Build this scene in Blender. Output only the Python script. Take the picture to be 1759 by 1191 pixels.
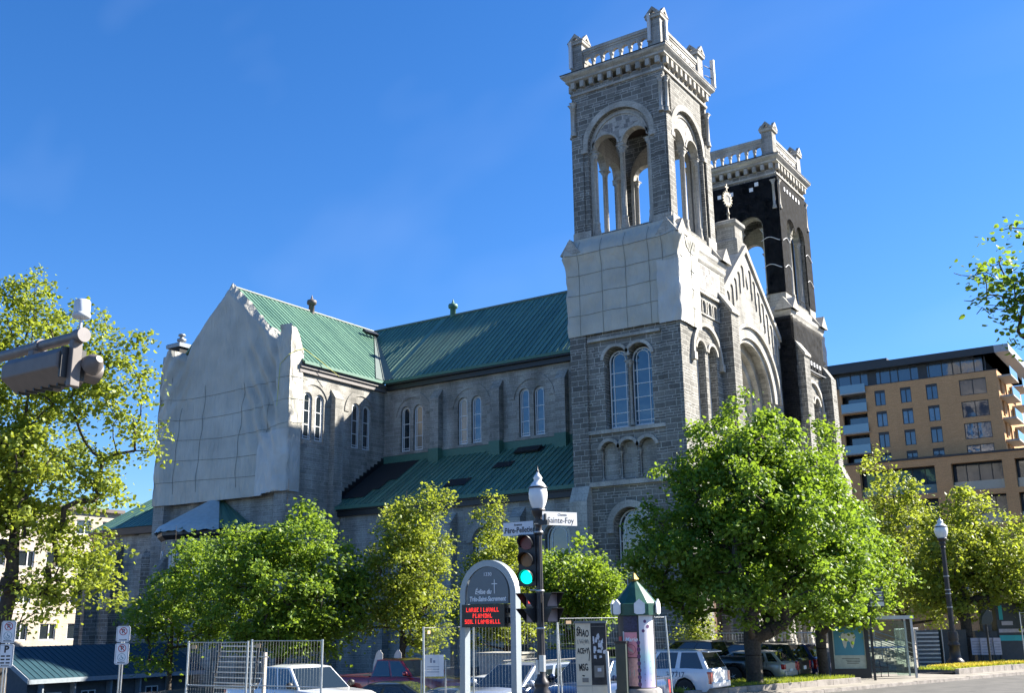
import bpy, bmesh, math, random
import numpy as np
from mathutils import Vector, Matrix
from mathutils.geometry import tessellate_polygon
R = math.radians
scene = bpy.context.scene
for o in list(bpy.data.objects): bpy.data.objects.remove(o)

# ------------------------------------------------------------------ camera
cam_d = bpy.data.cameras.new('camera'); cam = bpy.data.objects.new('camera', cam_d)
scene.collection.objects.link(cam); scene.camera = cam
CAM = Vector((27.26, -60.11, 2.9))
YAW, PITCH, ROLL = 2.15864329, 0.254093136, -0.0139358765
_f = Vector((math.cos(PITCH)*math.cos(YAW), math.cos(PITCH)*math.sin(YAW), math.sin(PITCH)))
_r = _f.cross(Vector((0, 0, 1))).normalized(); _u = _r.cross(_f)
_r2 = _r*math.cos(ROLL)+_u*math.sin(ROLL); _u2 = -_r*math.sin(ROLL)+_u*math.cos(ROLL)
m = Matrix((_r2, _u2, -_f)).transposed().to_4x4(); m.translation = CAM
cam.matrix_world = m
cam_d.sensor_width = 36; cam_d.lens = 1818.6/1759*36; cam_d.clip_start = 0.1; cam_d.clip_end = 5000

# ------------------------------------------------------------------ light
SUN = Vector((1.0, 1.17, 1.11)).normalized()
SUN_EL = math.asin(SUN.z); SUN_AZ = math.atan2(SUN.x, SUN.y)
w = bpy.data.worlds.new('World'); scene.world = w; w.use_nodes = True
nt = w.node_tree; bg = nt.nodes['Background']
sky = nt.nodes.new('ShaderNodeTexSky'); sky.sky_type = 'NISHITA'; sky.sun_disc = False
sky.sun_elevation = SUN_EL; sky.sun_rotation = SUN_AZ; sky.altitude = 60; sky.air_density = 1.0; sky.dust_density = 0.25; sky.ozone_density = 3.0
hs = nt.nodes.new('ShaderNodeHueSaturation'); hs.inputs['Saturation'].default_value = 1.19; hs.inputs['Value'].default_value = 1.0
tint = nt.nodes.new('ShaderNodeMix'); tint.data_type = 'RGBA'; tint.blend_type = 'MULTIPLY'; tint.inputs['Factor'].default_value = 1; tint.inputs['B'].default_value = (0.86, 0.95, 1.17, 1)
nt.links.new(sky.outputs[0], tint.inputs['A']); nt.links.new(tint.outputs['Result'], hs.inputs['Color'])
# thin cirrus streaks, stretched along one direction of the sky dome
tc = nt.nodes.new('ShaderNodeTexCoord'); mp = nt.nodes.new('ShaderNodeMapping')
mp.inputs['Rotation'].default_value = (R(10), R(30), R(-25)); mp.inputs['Scale'].default_value = (0.45, 6.5, 5.0)
nz = nt.nodes.new('ShaderNodeTexNoise'); nz.inputs['Scale'].default_value = 1.3; nz.inputs['Detail'].default_value = 3; nz.inputs['Roughness'].default_value = 0.45
cr = nt.nodes.new('ShaderNodeValToRGB'); cr.color_ramp.elements[0].position = 0.52; cr.color_ramp.elements[1].position = 0.95
cr.color_ramp.elements[1].color = (0.08, 0.08, 0.08, 1)
mx = nt.nodes.new('ShaderNodeMix'); mx.data_type = 'RGBA'; mx.inputs['B'].default_value = (7.5, 8.6, 10.5, 1)
nt.links.new(tc.outputs['Generated'], mp.inputs[0]); nt.links.new(mp.outputs[0], nz.inputs[0]); nt.links.new(nz.outputs[0], cr.inputs[0])
nt.links.new(cr.outputs[0], mx.inputs['Factor']); nt.links.new(hs.outputs[0], mx.inputs['A']); nt.links.new(mx.outputs['Result'], bg.inputs['Color'])
bg.inputs['Strength'].default_value = 0.05
sun_d = bpy.data.lights.new('sun', 'SUN'); sun_d.energy = 5.0; sun_d.angle = R(0.53); sun_d.color = (1.0, 0.93, 0.82)
sun = bpy.data.objects.new('sun', sun_d); scene.collection.objects.link(sun)
sun.rotation_euler = SUN.to_track_quat('Z', 'Y').to_euler()
scene.view_settings.view_transform = 'Standard'; scene.view_settings.look = 'None'
scene.view_settings.exposure = 1.9; scene.view_settings.gamma = 1
scene.render.engine = 'CYCLES'; scene.cycles.max_bounces = 6; scene.cycles.transparent_max_bounces = 12

# ------------------------------------------------------------------ materials
def newmat(name):
    m = bpy.data.materials.new(name); m.use_nodes = True
    return m, m.node_tree, m.node_tree.nodes['Principled BSDF']
_pl = {}
def plain(name, col, rough=0.6, metal=0.0, var=0.12, spec=0.5, coat=0.0, nscale=6.0, bump=0.0):
    if name in _pl: return _pl[name]
    m, nt, p = newmat(name)
    n = nt.nodes.new('ShaderNodeTexNoise'); n.inputs['Scale'].default_value = nscale; n.inputs['Detail'].default_value = 5
    t = nt.nodes.new('ShaderNodeTexCoord'); nt.links.new(t.outputs['Object'], n.inputs['Vector'])
    r = nt.nodes.new('ShaderNodeMapRange'); r.inputs[1].default_value = 0.3; r.inputs[2].default_value = 0.7
    r.inputs[3].default_value = 1-var; r.inputs[4].default_value = 1+var; nt.links.new(n.outputs[0], r.inputs[0])
    v = nt.nodes.new('ShaderNodeVectorMath'); v.operation = 'SCALE'; v.inputs[0].default_value = col[:3]
    nt.links.new(r.outputs[0], v.inputs['Scale']); nt.links.new(v.outputs[0], p.inputs['Base Color'])
    p.inputs['Roughness'].default_value = rough; p.inputs['Metallic'].default_value = metal
    p.inputs['Specular IOR Level'].default_value = spec; p.inputs['Coat Weight'].default_value = coat; p.inputs['Coat Roughness'].default_value = 0.03
    if bump:
        b = nt.nodes.new('ShaderNodeBump'); b.inputs['Strength'].default_value = bump; b.inputs['Distance'].default_value = 0.02
        nt.links.new(n.outputs[0], b.inputs['Height']); nt.links.new(b.outputs[0], p.inputs['Normal'])
    _pl[name] = m; return m
def emit(name, col, s):
    m, nt, p = newmat(name)
    p.inputs['Base Color'].default_value = (*[c*0.3 for c in col], 1); p.inputs['Emission Color'].default_value = (*col, 1); p.inputs['Emission Strength'].default_value = s
    return m
def masonry(name, c1, c2, mortar, bw, bh, rough_bump=0.6, stain=0.25, msize=0.022, tint=None):
    """irregular coursed ashlar on metre-scaled UVs"""
    m, nt, p = newmat(name); N = nt.nodes.new; L = nt.links.new
    uv = N('ShaderNodeUVMap'); uv.uv_map = 'UVMap'
    wn = N('ShaderNodeTexNoise'); wn.inputs['Scale'].default_value = 3.0; wn.inputs['Detail'].default_value = 3; L(uv.outputs[0], wn.inputs['Vector'])
    sub = N('ShaderNodeVectorMath'); sub.operation = 'SUBTRACT'; sub.inputs[1].default_value = (.5, .5, .5); L(wn.outputs['Color'], sub.inputs[0])
    sc = N('ShaderNodeVectorMath'); sc.operation = 'SCALE'; sc.inputs['Scale'].default_value = 0.05; L(sub.outputs[0], sc.inputs[0])
    ad = N('ShaderNodeVectorMath'); L(uv.outputs[0], ad.inputs[0]); L(sc.outputs[0], ad.inputs[1])
    def brick(bw, bh, off):
        b = N('ShaderNodeTexBrick'); b.inputs['Scale'].default_value = 1.0; b.inputs['Brick Width'].default_value = bw; b.inputs['Row Height'].default_value = bh
        b.inputs['Mortar Size'].default_value = msize; b.inputs['Mortar Smooth'].default_value = 0.25; b.offset = off; b.squash = 1.45; b.squash_frequency = 3; b.inputs['Bias'].default_value = 0.0
        b.inputs['Color1'].default_value = (*c1, 1); b.inputs['Color2'].default_value = (*c2, 1); b.inputs['Mortar'].default_value = (*mortar, 1)
        L(ad.outputs[0], b.inputs['Vector']); return b
    a = brick(bw, bh, 0.43); b = brick(bw*0.72, bh*0.5, 0.37)
    # patches where two thin courses replace one thick one: cells of one thick course
    cell = N('ShaderNodeVectorMath'); cell.operation = 'DIVIDE'; cell.inputs[1].default_value = (bw*2.6, bh, 1); L(uv.outputs[0], cell.inputs[0])
    fl = N('ShaderNodeVectorMath'); fl.operation = 'FLOOR'; L(cell.outputs[0], fl.inputs[0])
    wnz = N('ShaderNodeTexWhiteNoise'); wnz.noise_dimensions = '2D'; L(fl.outputs[0], wnz.inputs['Vector'])
    gt = N('ShaderNodeMath'); gt.operation = 'GREATER_THAN'; gt.inputs[1].default_value = 0.68; L(wnz.outputs['Value'], gt.inputs[0])
    mc = N('ShaderNodeMix'); mc.data_type = 'RGBA'; L(gt.outputs[0], mc.inputs['Factor']); L(a.outputs['Color'], mc.inputs['A']); L(b.outputs['Color'], mc.inputs['B'])
    mf = N('ShaderNodeMix'); L(gt.outputs[0], mf.inputs['Factor']); L(a.outputs['Fac'], mf.inputs['A']); L(b.outputs['Fac'], mf.inputs['B'])
    g = N('ShaderNodeTexNoise'); g.inputs['Scale'].default_value = 9; g.inputs['Detail'].default_value = 6; L(uv.outputs[0], g.inputs['Vector'])
    st = N('ShaderNodeTexNoise'); st.inputs['Scale'].default_value = 0.35; st.inputs['Detail'].default_value = 7; smp = N('ShaderNodeMapping'); smp.inputs['Scale'].default_value = (2.2, .5, 1); L(uv.outputs[0], smp.inputs[0]); L(smp.outputs[0], st.inputs['Vector'])
    r1 = N('ShaderNodeMapRange'); r1.inputs[1].default_value = .3; r1.inputs[2].default_value = .7; r1.inputs[3].default_value = 0.8; r1.inputs[4].default_value = 1.2; L(g.outputs[0], r1.inputs[0])
    r2 = N('ShaderNodeMapRange'); r2.inputs[1].default_value = .35; r2.inputs[2].default_value = .65; r2.inputs[3].default_value = 1-stain; r2.inputs[4].default_value = 1+stain*0.5; L(st.outputs[0], r2.inputs[0])
    mu = N('ShaderNodeMath'); mu.operation = 'MULTIPLY'; L(r1.outputs[0], mu.inputs[0]); L(r2.outputs[0], mu.inputs[1])
    fin = N('ShaderNodeVectorMath'); fin.operation = 'SCALE'; L(mc.outputs['Result'], fin.inputs[0]); L(mu.outputs[0], fin.inputs['Scale'])
    L(fin.outputs[0], p.inputs['Base Color']); p.inputs['Roughness'].default_value = 0.9; p.inputs['Specular IOR Level'].default_value = 0.2
    h = N('ShaderNodeMath'); h.operation = 'MULTIPLY_ADD'; h.inputs[1].default_value = 0.7; L(g.outputs[0], h.inputs[0])
    inv = N('ShaderNodeMath'); inv.operation = 'SUBTRACT'; inv.inputs[0].default_value = 1.0; L(mf.outputs['Result'], inv.inputs[1]); L(inv.outputs[0], h.inputs[2])
    bp = N('ShaderNodeBump'); bp.inputs['Strength'].default_value = rough_bump; bp.inputs['Distance'].default_value = 0.05; L(h.outputs[0], bp.inputs['Height']); L(bp.outputs[0], p.inputs['Normal'])
    return m
STONE = masonry('rock_faced_limestone', (.135, .131, .118), (.235, .228, .206), (.45, .44, .40), 0.78, 0.36)
STONE2 = masonry('weathered_limestone', (.245, .24, .22), (.355, .345, .315), (.46, .45, .41), 0.95, 0.34, 0.5, stain=.38, msize=0.016)
SMOOTH = masonry('dressed_limestone', (.38, .365, .325), (.45, .43, .385), (.26, .25, .23), 1.1, 0.5, 0.15, 0.35, 0.012)
CHECK = masonry('chequered_stone', (.17, .165, .16), (.48, .46, .42), (.34, .33, .31), 0.34, 0.34, 0.3, 0.1, 0.02)
def roofmat():
    m, nt, p = newmat('green_standing_seam_metal'); N = nt.nodes.new; L = nt.links.new
    uv = N('ShaderNodeUVMap'); uv.uv_map = 'UVMap'
    s = N('ShaderNodeSeparateXYZ'); L(uv.outputs[0], s.inputs[0])
    q = N('ShaderNodeMath'); q.operation = 'DIVIDE'; q.inputs[1].default_value = 0.5; L(s.outputs[0], q.inputs[0])
    f = N('ShaderNodeMath'); f.operation = 'FLOOR'; L(q.outputs[0], f.inputs[0])
    wn = N('ShaderNodeTexWhiteNoise'); wn.noise_dimensions = '1D'; L(f.outputs[0], wn.inputs['W'])
    n = N('ShaderNodeTexNoise'); n.inputs['Scale'].default_value = 0.9; n.inputs['Detail'].default_value = 7; rmp = N('ShaderNodeMapping'); rmp.inputs['Scale'].default_value = (2.6, .35, 1); L(uv.outputs[0], rmp.inputs[0]); L(rmp.outputs[0], n.inputs['Vector'])
    ad = N('ShaderNodeMath'); ad.operation = 'MULTIPLY_ADD'; ad.inputs[1].default_value = 0.35; L(wn.outputs[0], ad.inputs[0]); L(n.outputs[0], ad.inputs[2])
    c = N('ShaderNodeValToRGB'); c.color_ramp.elements[0].position = .4; c.color_ramp.elements[0].color = (.055, .135, .100, 1); c.color_ramp.elements[1].position = .95; c.color_ramp.elements[1].color = (.13, .25, .175, 1)
    L(ad.outputs[0], c.inputs[0]); L(c.outputs[0], p.inputs['Base Color']); p.inputs['Roughness'].default_value = 0.42; p.inputs['Metallic'].default_value = 0.15
    return m
ROOF = roofmat()
DARKMETAL = plain('black_painted_metal', (.012, .013, .015), .45)
COPPER = plain('verdigris_flashing', (.06, .16, .12), .6)
def glassmat(name, col, rough=0.06, bump=0.03):
    m, nt, p = newmat(name)
    n = nt.nodes.new('ShaderNodeTexNoise'); n.inputs['Scale'].default_value = 0.9; t = nt.nodes.new('ShaderNodeTexCoord'); nt.links.new(t.outputs['Object'], n.inputs[0])
    b = nt.nodes.new('ShaderNodeBump'); b.inputs['Strength'].default_value = bump; b.inputs['Distance'].default_value = 0.3; nt.links.new(n.outputs[0], b.inputs['Height']); nt.links.new(b.outputs[0], p.inputs['Normal'])
    p.inputs['Base Color'].default_value = (*col, 1); p.inputs['Roughness'].default_value = rough; p.inputs['Specular IOR Level'].default_value = 0.9; p.inputs['IOR'].default_value = 1.6
    return m
GLASS = glassmat('dark_window_glass', (.015, .022, .028))
GLASSSKY = glassmat('sky_reflection_glass', (.018, .055, .095), .10, .08)  # blue base colour stands in for the sky reflected in the panes
GLASSBEIGE = glassmat('pale_blind_behind_glass', (.22, .19, .15), .25)
CARGLASS = glassmat('car_glass', (.012, .018, .018), .03, 0.0)
WHITE = plain('white_paint', (.74, .75, .76), .45, var=.06)
WFRAME = plain('white_window_frame', (.66, .68, .69), .5, var=.05)

BEV = {'cab': .045, 'rear_bumper': .05, 'front_bumper': .05, 'tail_light': .02, 'headlight': .03, 'housing': .02, 'hanger': .015, 'signal_head': .012, 'bed_rail': .02}
# ------------------------------------------------------------------ mesh builder
class MB:
    def __init__(s): s.v = []; s.f = []; s.sm = []
    def add(s, vs, fs, smooth=False):
        b = len(s.v); s.v += [tuple(v) for v in vs]; s.f += [tuple(i+b for i in f) for f in fs]; s.sm += [smooth]*len(fs)
    def box(s, x0, x1, y0, y1, z0, z1, M=None):
        vs = [(x, y, z) for z in (z0, z1) for y in (y0, y1) for x in (x0, x1)]
        if M is not None: vs = [tuple(M @ Vector(v)) for v in vs]
        s.add(vs, [(0, 2, 3, 1), (4, 5, 7, 6), (0, 1, 5, 4), (2, 6, 7, 3), (0, 4, 6, 2), (1, 3, 7, 5)])
    def fbox(s, F, u0, u1, v0, v1, w0, w1):
        vs = [F(u, v, ww) for ww in (w0, w1) for v in (v0, v1) for u in (u0, u1)]
        s.add(vs, [(0, 2, 3, 1), (4, 5, 7, 6), (0, 1, 5, 4), (2, 6, 7, 3), (0, 4, 6, 2), (1, 3, 7, 5)])
    def extr(s, F, outer, holes=(), w0=0.0, w1=0.1):
        loops = [list(outer)]+[list(h) for h in holes]
        tri = tessellate_polygon([[Vector((p[0], p[1], 0)) for p in l] for l in loops])
        pts = [p for l in loops for p in l]; n = len(pts)
        vs = [F(p[0], p[1], w1) for p in pts]+[F(p[0], p[1], w0) for p in pts]
        fs = [tuple(t) for t in tri]+[(t[0]+n, t[2]+n, t[1]+n) for t in tri]
        k = 0
        for l in loops:
            for i in range(len(l)):
                a = k+i; b = k+(i+1) % len(l); fs.append((a, b, b+n, a+n))
            k += len(l)
        s.add(vs, fs)
    def lathe(s, o, prof, n=12, smooth=True, rot=0.0, cap=True, M=None):
        vs = []; k = len(prof)
        for r, z in prof:
            for i in range(n):
                a = rot+2*math.pi*i/n; p = Vector((r*math.cos(a), r*math.sin(a), z))
                if M is not None: p = M @ p
                vs.append((o[0]+p.x, o[1]+p.y, o[2]+p.z))
        fs = [(j*n+i, j*n+(i+1) % n, (j+1)*n+(i+1) % n, (j+1)*n+i) for j in range(k-1) for i in range(n)]
        s.add(vs, fs, smooth)
        if cap: s.add(vs[:n][::-1]+vs[-n:], [tuple(range(n)), tuple(range(n, 2*n))])
    def sq(s, cx, cy, prof):   # square stepped tower profile: (half, z)
        s.lathe((cx, cy, 0), [(h*math.sqrt(2), z) for h, z in prof], 4, False, math.pi/4)
    def tube(s, a, b, r0, r1=None, n=6, smooth=True):
        a = Vector(a); b = Vector(b); d = b-a
        if d.length < 1e-6: return
        M = d.to_track_quat('Z', 'Y').to_matrix()
        s.lathe(a, [(r0, 0), (r1 if r1 is not None else r0, d.length)], n, smooth, M=M)
    def path(s, pts, r, n=6):
        for a, b in zip(pts, pts[1:]): s.tube(a, b, r, r, n)
    def build(s, name, mat, parent=None, recalc=True, loc=None, mats=None):
        me = bpy.data.meshes.new(name); me.from_pydata(s.v, [], s.f)
        me.polygons.foreach_set('use_smooth', s.sm)
        me.materials.append(mat)
        if recalc:
            bm = bmesh.new(); bm.from_mesh(me); bmesh.ops.recalc_face_normals(bm, faces=bm.faces); bm.to_mesh(me); bm.free()
        boxuv(me)
        o = bpy.data.objects.new(name, me); scene.collection.objects.link(o)
        if name in BEV:
            b = o.modifiers.new('bevel', 'BEVEL'); b.width = BEV[name]; b.segments = 3; b.limit_method = 'ANGLE'; b.angle_limit = R(28); b.harden_normals = False
            me.polygons.foreach_set('use_smooth', [True]*len(me.polygons)); o.modifiers.new('wn', 'WEIGHTED_NORMAL')
        if parent is not None: o.parent = parent
        if loc is not None: o.location = loc
        return o
def boxuv(me):
    uvl = me.uv_layers.new(name='UVMap'); nl = len(me.loops)
    if nl == 0: return
    co = np.zeros(len(me.vertices)*3, 'f'); me.vertices.foreach_get('co', co); co = co.reshape(-1, 3)
    vi = np.zeros(nl, 'i'); me.loops.foreach_get('vertex_index', vi)
    no = np.zeros(len(me.polygons)*3, 'f'); me.polygons.foreach_get('normal', no); no = no.reshape(-1, 3)
    lt = np.zeros(len(me.polygons), 'i'); me.polygons.foreach_get('loop_total', lt)
    n = np.repeat(no, lt, 0); P = co[vi]
    t = np.stack([-n[:, 1], n[:, 0], 0*n[:, 0]], 1); ln = np.linalg.norm(t, axis=1); flat = ln < 0.15
    t[flat] = (1, 0, 0); t /= np.maximum(np.linalg.norm(t, axis=1), 1e-6)[:, None]
    b = np.cross(n, t); b[flat] = (0, 1, 0)
    uvl.data.foreach_set('uv', np.stack([(P*t).sum(1), (P*b).sum(1)], 1).astype('f').ravel())
def FS(y): return lambda u, v, w: (u, y-w, v)     # face looking to -Y
def FN(y): return lambda u, v, w: (u, y+w, v)
def FE(x): return lambda u, v, w: (x+w, u, v)     # face looking to +X
def FW(x): return lambda u, v, w: (x-w, u, v)
def FP(o, ang):                                    # vertical plane through o, facing angle ang; u to its right-hand side
    c, s_ = math.cos(ang), math.sin(ang)
    return lambda u, v, w: (o[0]-s_*u+c*w, o[1]+c*u+s_*w, o[2]+v)
def arc(uc, vc, r, a0, a1, n): return [(uc+r*math.cos(R(a0+(a1-a0)*i/n)), vc+r*math.sin(R(a0+(a1-a0)*i/n))) for i in range(n+1)]
def arch(uc, hw, v0, vs, n=12): return [(uc-hw, v0), (uc+hw, v0)]+arc(uc, vs, hw, 0, 180, n)
def rect(u0, u1, v0, v1): return [(u0, v0), (u1, v0), (u1, v1), (u0, v1)]
def ring(mb, F, uc, vc, r0, r1, w0, w1, a0=0, a1=180, n=20):
    mb.extr(F, arc(uc, vc, r1, a0, a1, n)+arc(uc, vc, r0, a1, a0, n), (), w0, w1)
def grid(mb, fn, nu, nv, smooth=True, closed=False):
    vs = [fn(i/nu, j/nv) for j in range(nv+1) for i in range(nu+1)]
    mb.add(vs, [(j*(nu+1)+i, j*(nu+1)+i+1, (j+1)*(nu+1)+i+1, (j+1)*(nu+1)+i) for j in range(nv) for i in range(nu)], smooth)
def thing(name, label, cat, loc=(0, 0, 0), rz=0.0, group=None):
    o = bpy.data.objects.new(name, None); scene.collection.objects.link(o); o.location = loc; o.rotation_euler = (0, 0, rz)
    o.empty_display_size = 0.2
    return tag(o, label, cat, group)
def tag(o, label=None, cat=None, group=None, kind=None):
    if label: o['label'] = label
    if cat: o['category'] = cat
    if group: o['group'] = group
    if kind: o['kind'] = kind
    return o
def children_of(o): return [c for c in bpy.data.objects if c.parent == o]
def copy_tree(o, parent=None, label=None):
    c = o.copy(); scene.collection.objects.link(c)
    if parent: c.parent = parent
    if label: c['label'] = label
    for ch in children_of(o): copy_tree(ch, c)
    return c
def text(name, s, size, mat, F, u, v, w=0.0, parent=None, ext=0.004, align='CENTER', shear=0.0, bold=0.0, rot=0.0, sx=1.0):
    cu = bpy.data.curves.new('txt', 'FONT'); cu.body = s; cu.size = size; cu.align_x = align; cu.align_y = 'CENTER'; cu.extrude = ext; cu.shear = shear; cu.offset = bold
    cu.resolution_u = 3
    ob = bpy.data.objects.new('txt', cu); scene.collection.objects.link(ob); dg = bpy.context.evaluated_depsgraph_get(); dg.update()
    me = bpy.data.meshes.new_from_object(ob.evaluated_get(dg)); bpy.data.objects.remove(ob); bpy.data.curves.remove(cu)
    cr_, sr = math.cos(rot), math.sin(rot)
    for vt in me.vertices:
        x, y, z = vt.co; x *= sx; X = x*cr_-y*sr; Y = x*sr+y*cr_
        vt.co = F(u+X, v+Y, w+z)
    me.name = name; me.materials.clear(); me.materials.append(mat)
    o = bpy.data.objects.new(name, me); scene.collection.objects.link(o)
    if parent is not None: o.parent = parent
    return o
def sstep(t): t = max(0.0, min(1.0, t)); return t*t*(3-2*t)
def gh(x, y):
    """terrain height"""
    a = 0.8*sstep((x-12.9)/1.3)*sstep((-y-20)/16); b = 0.8*sstep((-y-41.2)/2.5)
    z = max(a, b)+0.5*sstep((-y-46)/10)
    z -= 0.5*sstep((9.0-x)/3)*sstep((y+42)/2)*sstep((-24-y)/5)
    return z-3.3*sstep((-x-14)/28)*sstep((y+40)/14)
# ------------------------------------------------------------------ the church (front at x=0 facing +X, nave running to -X)
church = thing('church', 'grey stone church with twin bell towers, green metal roofs and a gabled front', 'church', (0, 0, 0))
def win(F, uc, hw, v0, vs, w, pane=GLASS, nb=3, parent=None, bw=0.055, label=None):
    """white arched frame with an inner arch, side strips and bars; glass pane as its sub-part"""
    mb = MB()
    mb.extr(F, arch(uc, hw, v0, vs), [arch(uc, hw-bw*1.5, v0+bw*1.5, vs)], w, w+0.10)
    ih = hw*0.60; top = vs+hw*0.12
    ring(mb, F, uc, top, ih-bw*.5, ih+bw*.5, w+.01, w+0.08, n=14)
    for sgn in (-1, 1): mb.fbox(F, uc+sgn*ih-bw*.5, uc+sgn*ih+bw*.5, v0+.04, top, w+.012, w+.082)
    H = top-v0
    for k in range(nb): 
        v = v0+H*(k+0.13 if k == 0 else k+0.06)/nb if k else v0+H*0.07
        mb.fbox(F, uc-hw+.05, uc+hw-.05, v-bw*.5, v+bw*.5, w+.02, w+.088)
    mb.fbox(F, uc-bw*.4, uc+bw*.4, top+ih, vs+hw-.05, w+.016, w+.084)
    for a in (45, 135):
        ca, sa = math.cos(R(a)), math.sin(R(a)); p0 = (uc+ca*ih, top+sa*ih); p1 = (uc+ca*hw*.95, vs+sa*hw*.95); d = bw*.4
        mb.extr(F, [(p0[0]-sa*d, p0[1]+ca*d), (p1[0]-sa*d, p1[1]+ca*d), (p1[0]+sa*d, p1[1]-ca*d), (p0[0]+sa*d, p0[1]-ca*d)], (), w+.018, w+.086)
    fr = mb.build('window', WFRAME, parent or church)
    g = MB(); g.extr(F, arch(uc, hw-.03, v0+.03, vs), (), w+.03, w+.05); g.build('pane', pane, fr)
    if label: fr['label'] = label
    return fr
def column(mb, F, u, w, v0, v1, r=0.2, base=0.6):
    o = F(u, 0, w)
    mb.lathe((o[0], o[1], 0), [(r*1.55, v0), (r*1.55, v0+base*.25), (r*1.25, v0+base*.55), (r*1.2, v0+base*.8), (r*1.35, v0+base*.9), (r, v0+base), (r*.95, v1-r*3), (r*1.15, v1-r*2.9), (r*.95, v1-r*2.6), (r*1.2, v1-r*1.6), (r*1.75, v1-r*.7), (r*1.45, v1-r*.65), (r*1.8, v1-r*.3)], 12)
    h = r*1.75
    mb.box(o[0]-h, o[0]+h, o[1]-h, o[1]+h, v1-r*.3, v1)
def balustrade(F, u0, u1, n, parent, w0=-0.42, w1=-0.05):
    mb = MB(); p = (u1-u0)/n; holes = []
    for i in range(n):
        c = u0+p*(i+.5); hw = p*.5-.075
        holes.append([(c-hw, 41.34), (c+hw, 41.34), (c+hw, 41.98), (c+hw-.07, 42.02)]+arc(c, 42.10, hw-.04, 0, 180, 8)+[(c-hw+.07, 42.02), (c-hw, 41.98)])
    mb.extr(F, rect(u0, u1, 41.15, 42.62), holes, w0+.05, w1-.05)
    mb.fbox(F, u0, u1, 42.625, 42.78, w0, w1); mb.fbox(F, u0, u1, 42.782, 43.02, w0-.06, w1+.06); mb.fbox(F, u0, u1, 41.13, 41.32, w0-.02, w1+.02)
    for i in range(1, n):
        c = u0+p*i; o = F(c, 0, (w0+w1)/2)
        mb.lathe((o[0], o[1], 0), [(.12, 41.3), (.075, 41.42), (.07, 41.82), (.14, 41.95), (.15, 42.0)], 8)
    return mb.build('balustrade', SMOOTH, parent)
def tower(cy, full, tag_label):
    cx = -3.88; half = 4.0; hb = 3.62
    n_ = MB()
    body = None
    S = FS(cy-half); E_ = FE(cx+half)
    # lower shaft: plain core then faces with recesses
    mb = MB()
    mb.box(cx-half+.02, cx+half-0.72, cy-half+0.72, cy+half-.02, -4, 27.2)
    f0, f1 = cx-half, cx+half
    if full:
        holes = [arch(-4.55, .88, 14.9, 19.45), arch(-2.85, .88, 14.9, 19.45), arch(-3.95, 1.18, 4.2, 8.6)]
        holes += [arch(c, .62, 11.62, 13.45) for c in (-5.25, -3.88, -2.51)]
        mb.extr(S, rect(f0, f1, -4, 27.2), holes, -0.72, 0)
    else:
        mb.extr(S, rect(f0, f1, -4, 27.2), (), -0.72, 0)
    yh = [arch(cy-.95, .72, 14.6, 19.9), arch(cy+.95, .72, 14.6, 19.9), arch(cy-1.35, .42, 11.3, 12.9), arch(cy, .42, 11.3, 12.9), arch(cy+1.35, .42, 11.3, 12.9), arch(cy, 1.25, 1.0, 6.8)]
    mb.extr(E_, rect(cy-half+.725, cy+half, -4, 27.2), yh, -0.715, 0.003)
    t = mb.build('bell_tower', STONE, church); t['label'] = tag_label
    # dressed stone: lower strip, quoins, hoods, strings
    if full:
        q = MB(); q.fbox(S, f0-.02, f0+1.2, -4, 27.0, 0.003, .15); q.fbox(S, -1.12, .12, 11.4, 27.0, 0.003, .11); q.fbox(S, -1.12, .12, -4, 11.2, .003, .11)
        q.fbox(E_, cy-half-.11, cy-half+1.0, -4, 27.0, 0.006, .11)
        q.build('corner_pier', STONE, t)
        q = MB(); q.extr(lambda u, v, w: (w, u, v), [(cy-half-.003, 9.9), (cy-half-.003, 11.3), (cy-half-.28, 11.3), (cy-half-.75, 10.3), (cy-half-.75, -4), (cy-half-.003, -4)], (), f0-.06, f0+1.24); q.build('buttress', SMOOTH, t)
    h = MB()
    if full:
        for c in (-4.55, -2.85):
            ring(h, S, c, 19.45, .885, 1.10, .004, .12, 8 if c < -4 else 5, 175 if c < -4 else 172)
        ring(h, S, -3.95, 8.6, 1.19, 1.62, .004, .16); h.fbox(S, -5.58, -5.14, 8.2, 8.59, .004, .2); h.fbox(S, -2.76, -2.32, 8.2, 8.59, .004, .2)
        for c in (-5.25, -3.88, -2.51): ring(h, S, c, 13.45, .625, .84, .004, .13, 12, 168)
        h.fbox(S, f0+1.2, -1.13, 11.2, 11.5, .004, .26); h.fbox(S, f0+1.2, -1.13, 14.62, 14.86, .004, .16)
        h.fbox(S, f0+1.35, -1.2, 20.85, 21.05, .004, .22)
    ring(h, E_, cy, 19.6, 2.15, 2.42, .01, .22, n=24); h.fbox(E_, cy-2.5, cy-2.08, 19.1, 19.6, .01, .3); h.fbox(E_, cy+2.08, cy+2.5, 19.1, 19.6, .01, .3)
    for s_ in (-.95, .95): ring(h, E_, cy+s_, 19.9, .725, .93, .01, .14, 10, 170)
    h.fbox(E_, cy-half+1.0, cy+half, 14.3, 14.55, .01, .2)
    h.fbox(E_, cy-half+1.0, cy+half-.1, 24.05, 24.25, .01, .2); h.fbox(E_, cy-half+1.0, cy+half-.1, 22.62, 22.74, .01, .1)
    for k in range(7):
        u = cy-2.9+k*.93; ring(h, E_, u, 23.35, .27, .36, .01, .13, n=8); h.fbox(E_, u-.36, u-.27, 22.74, 23.35, .01, .13); h.fbox(E_, u+.27, u+.36, 22.74, 23.35, .01, .13)
    for s_ in (-1.35, 0, 1.35): ring(h, E_, cy+s_, 12.9, .425, .6, .01, .14, 8, 172)
    h.build('hood_moulding', SMOOTH, t)
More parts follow.
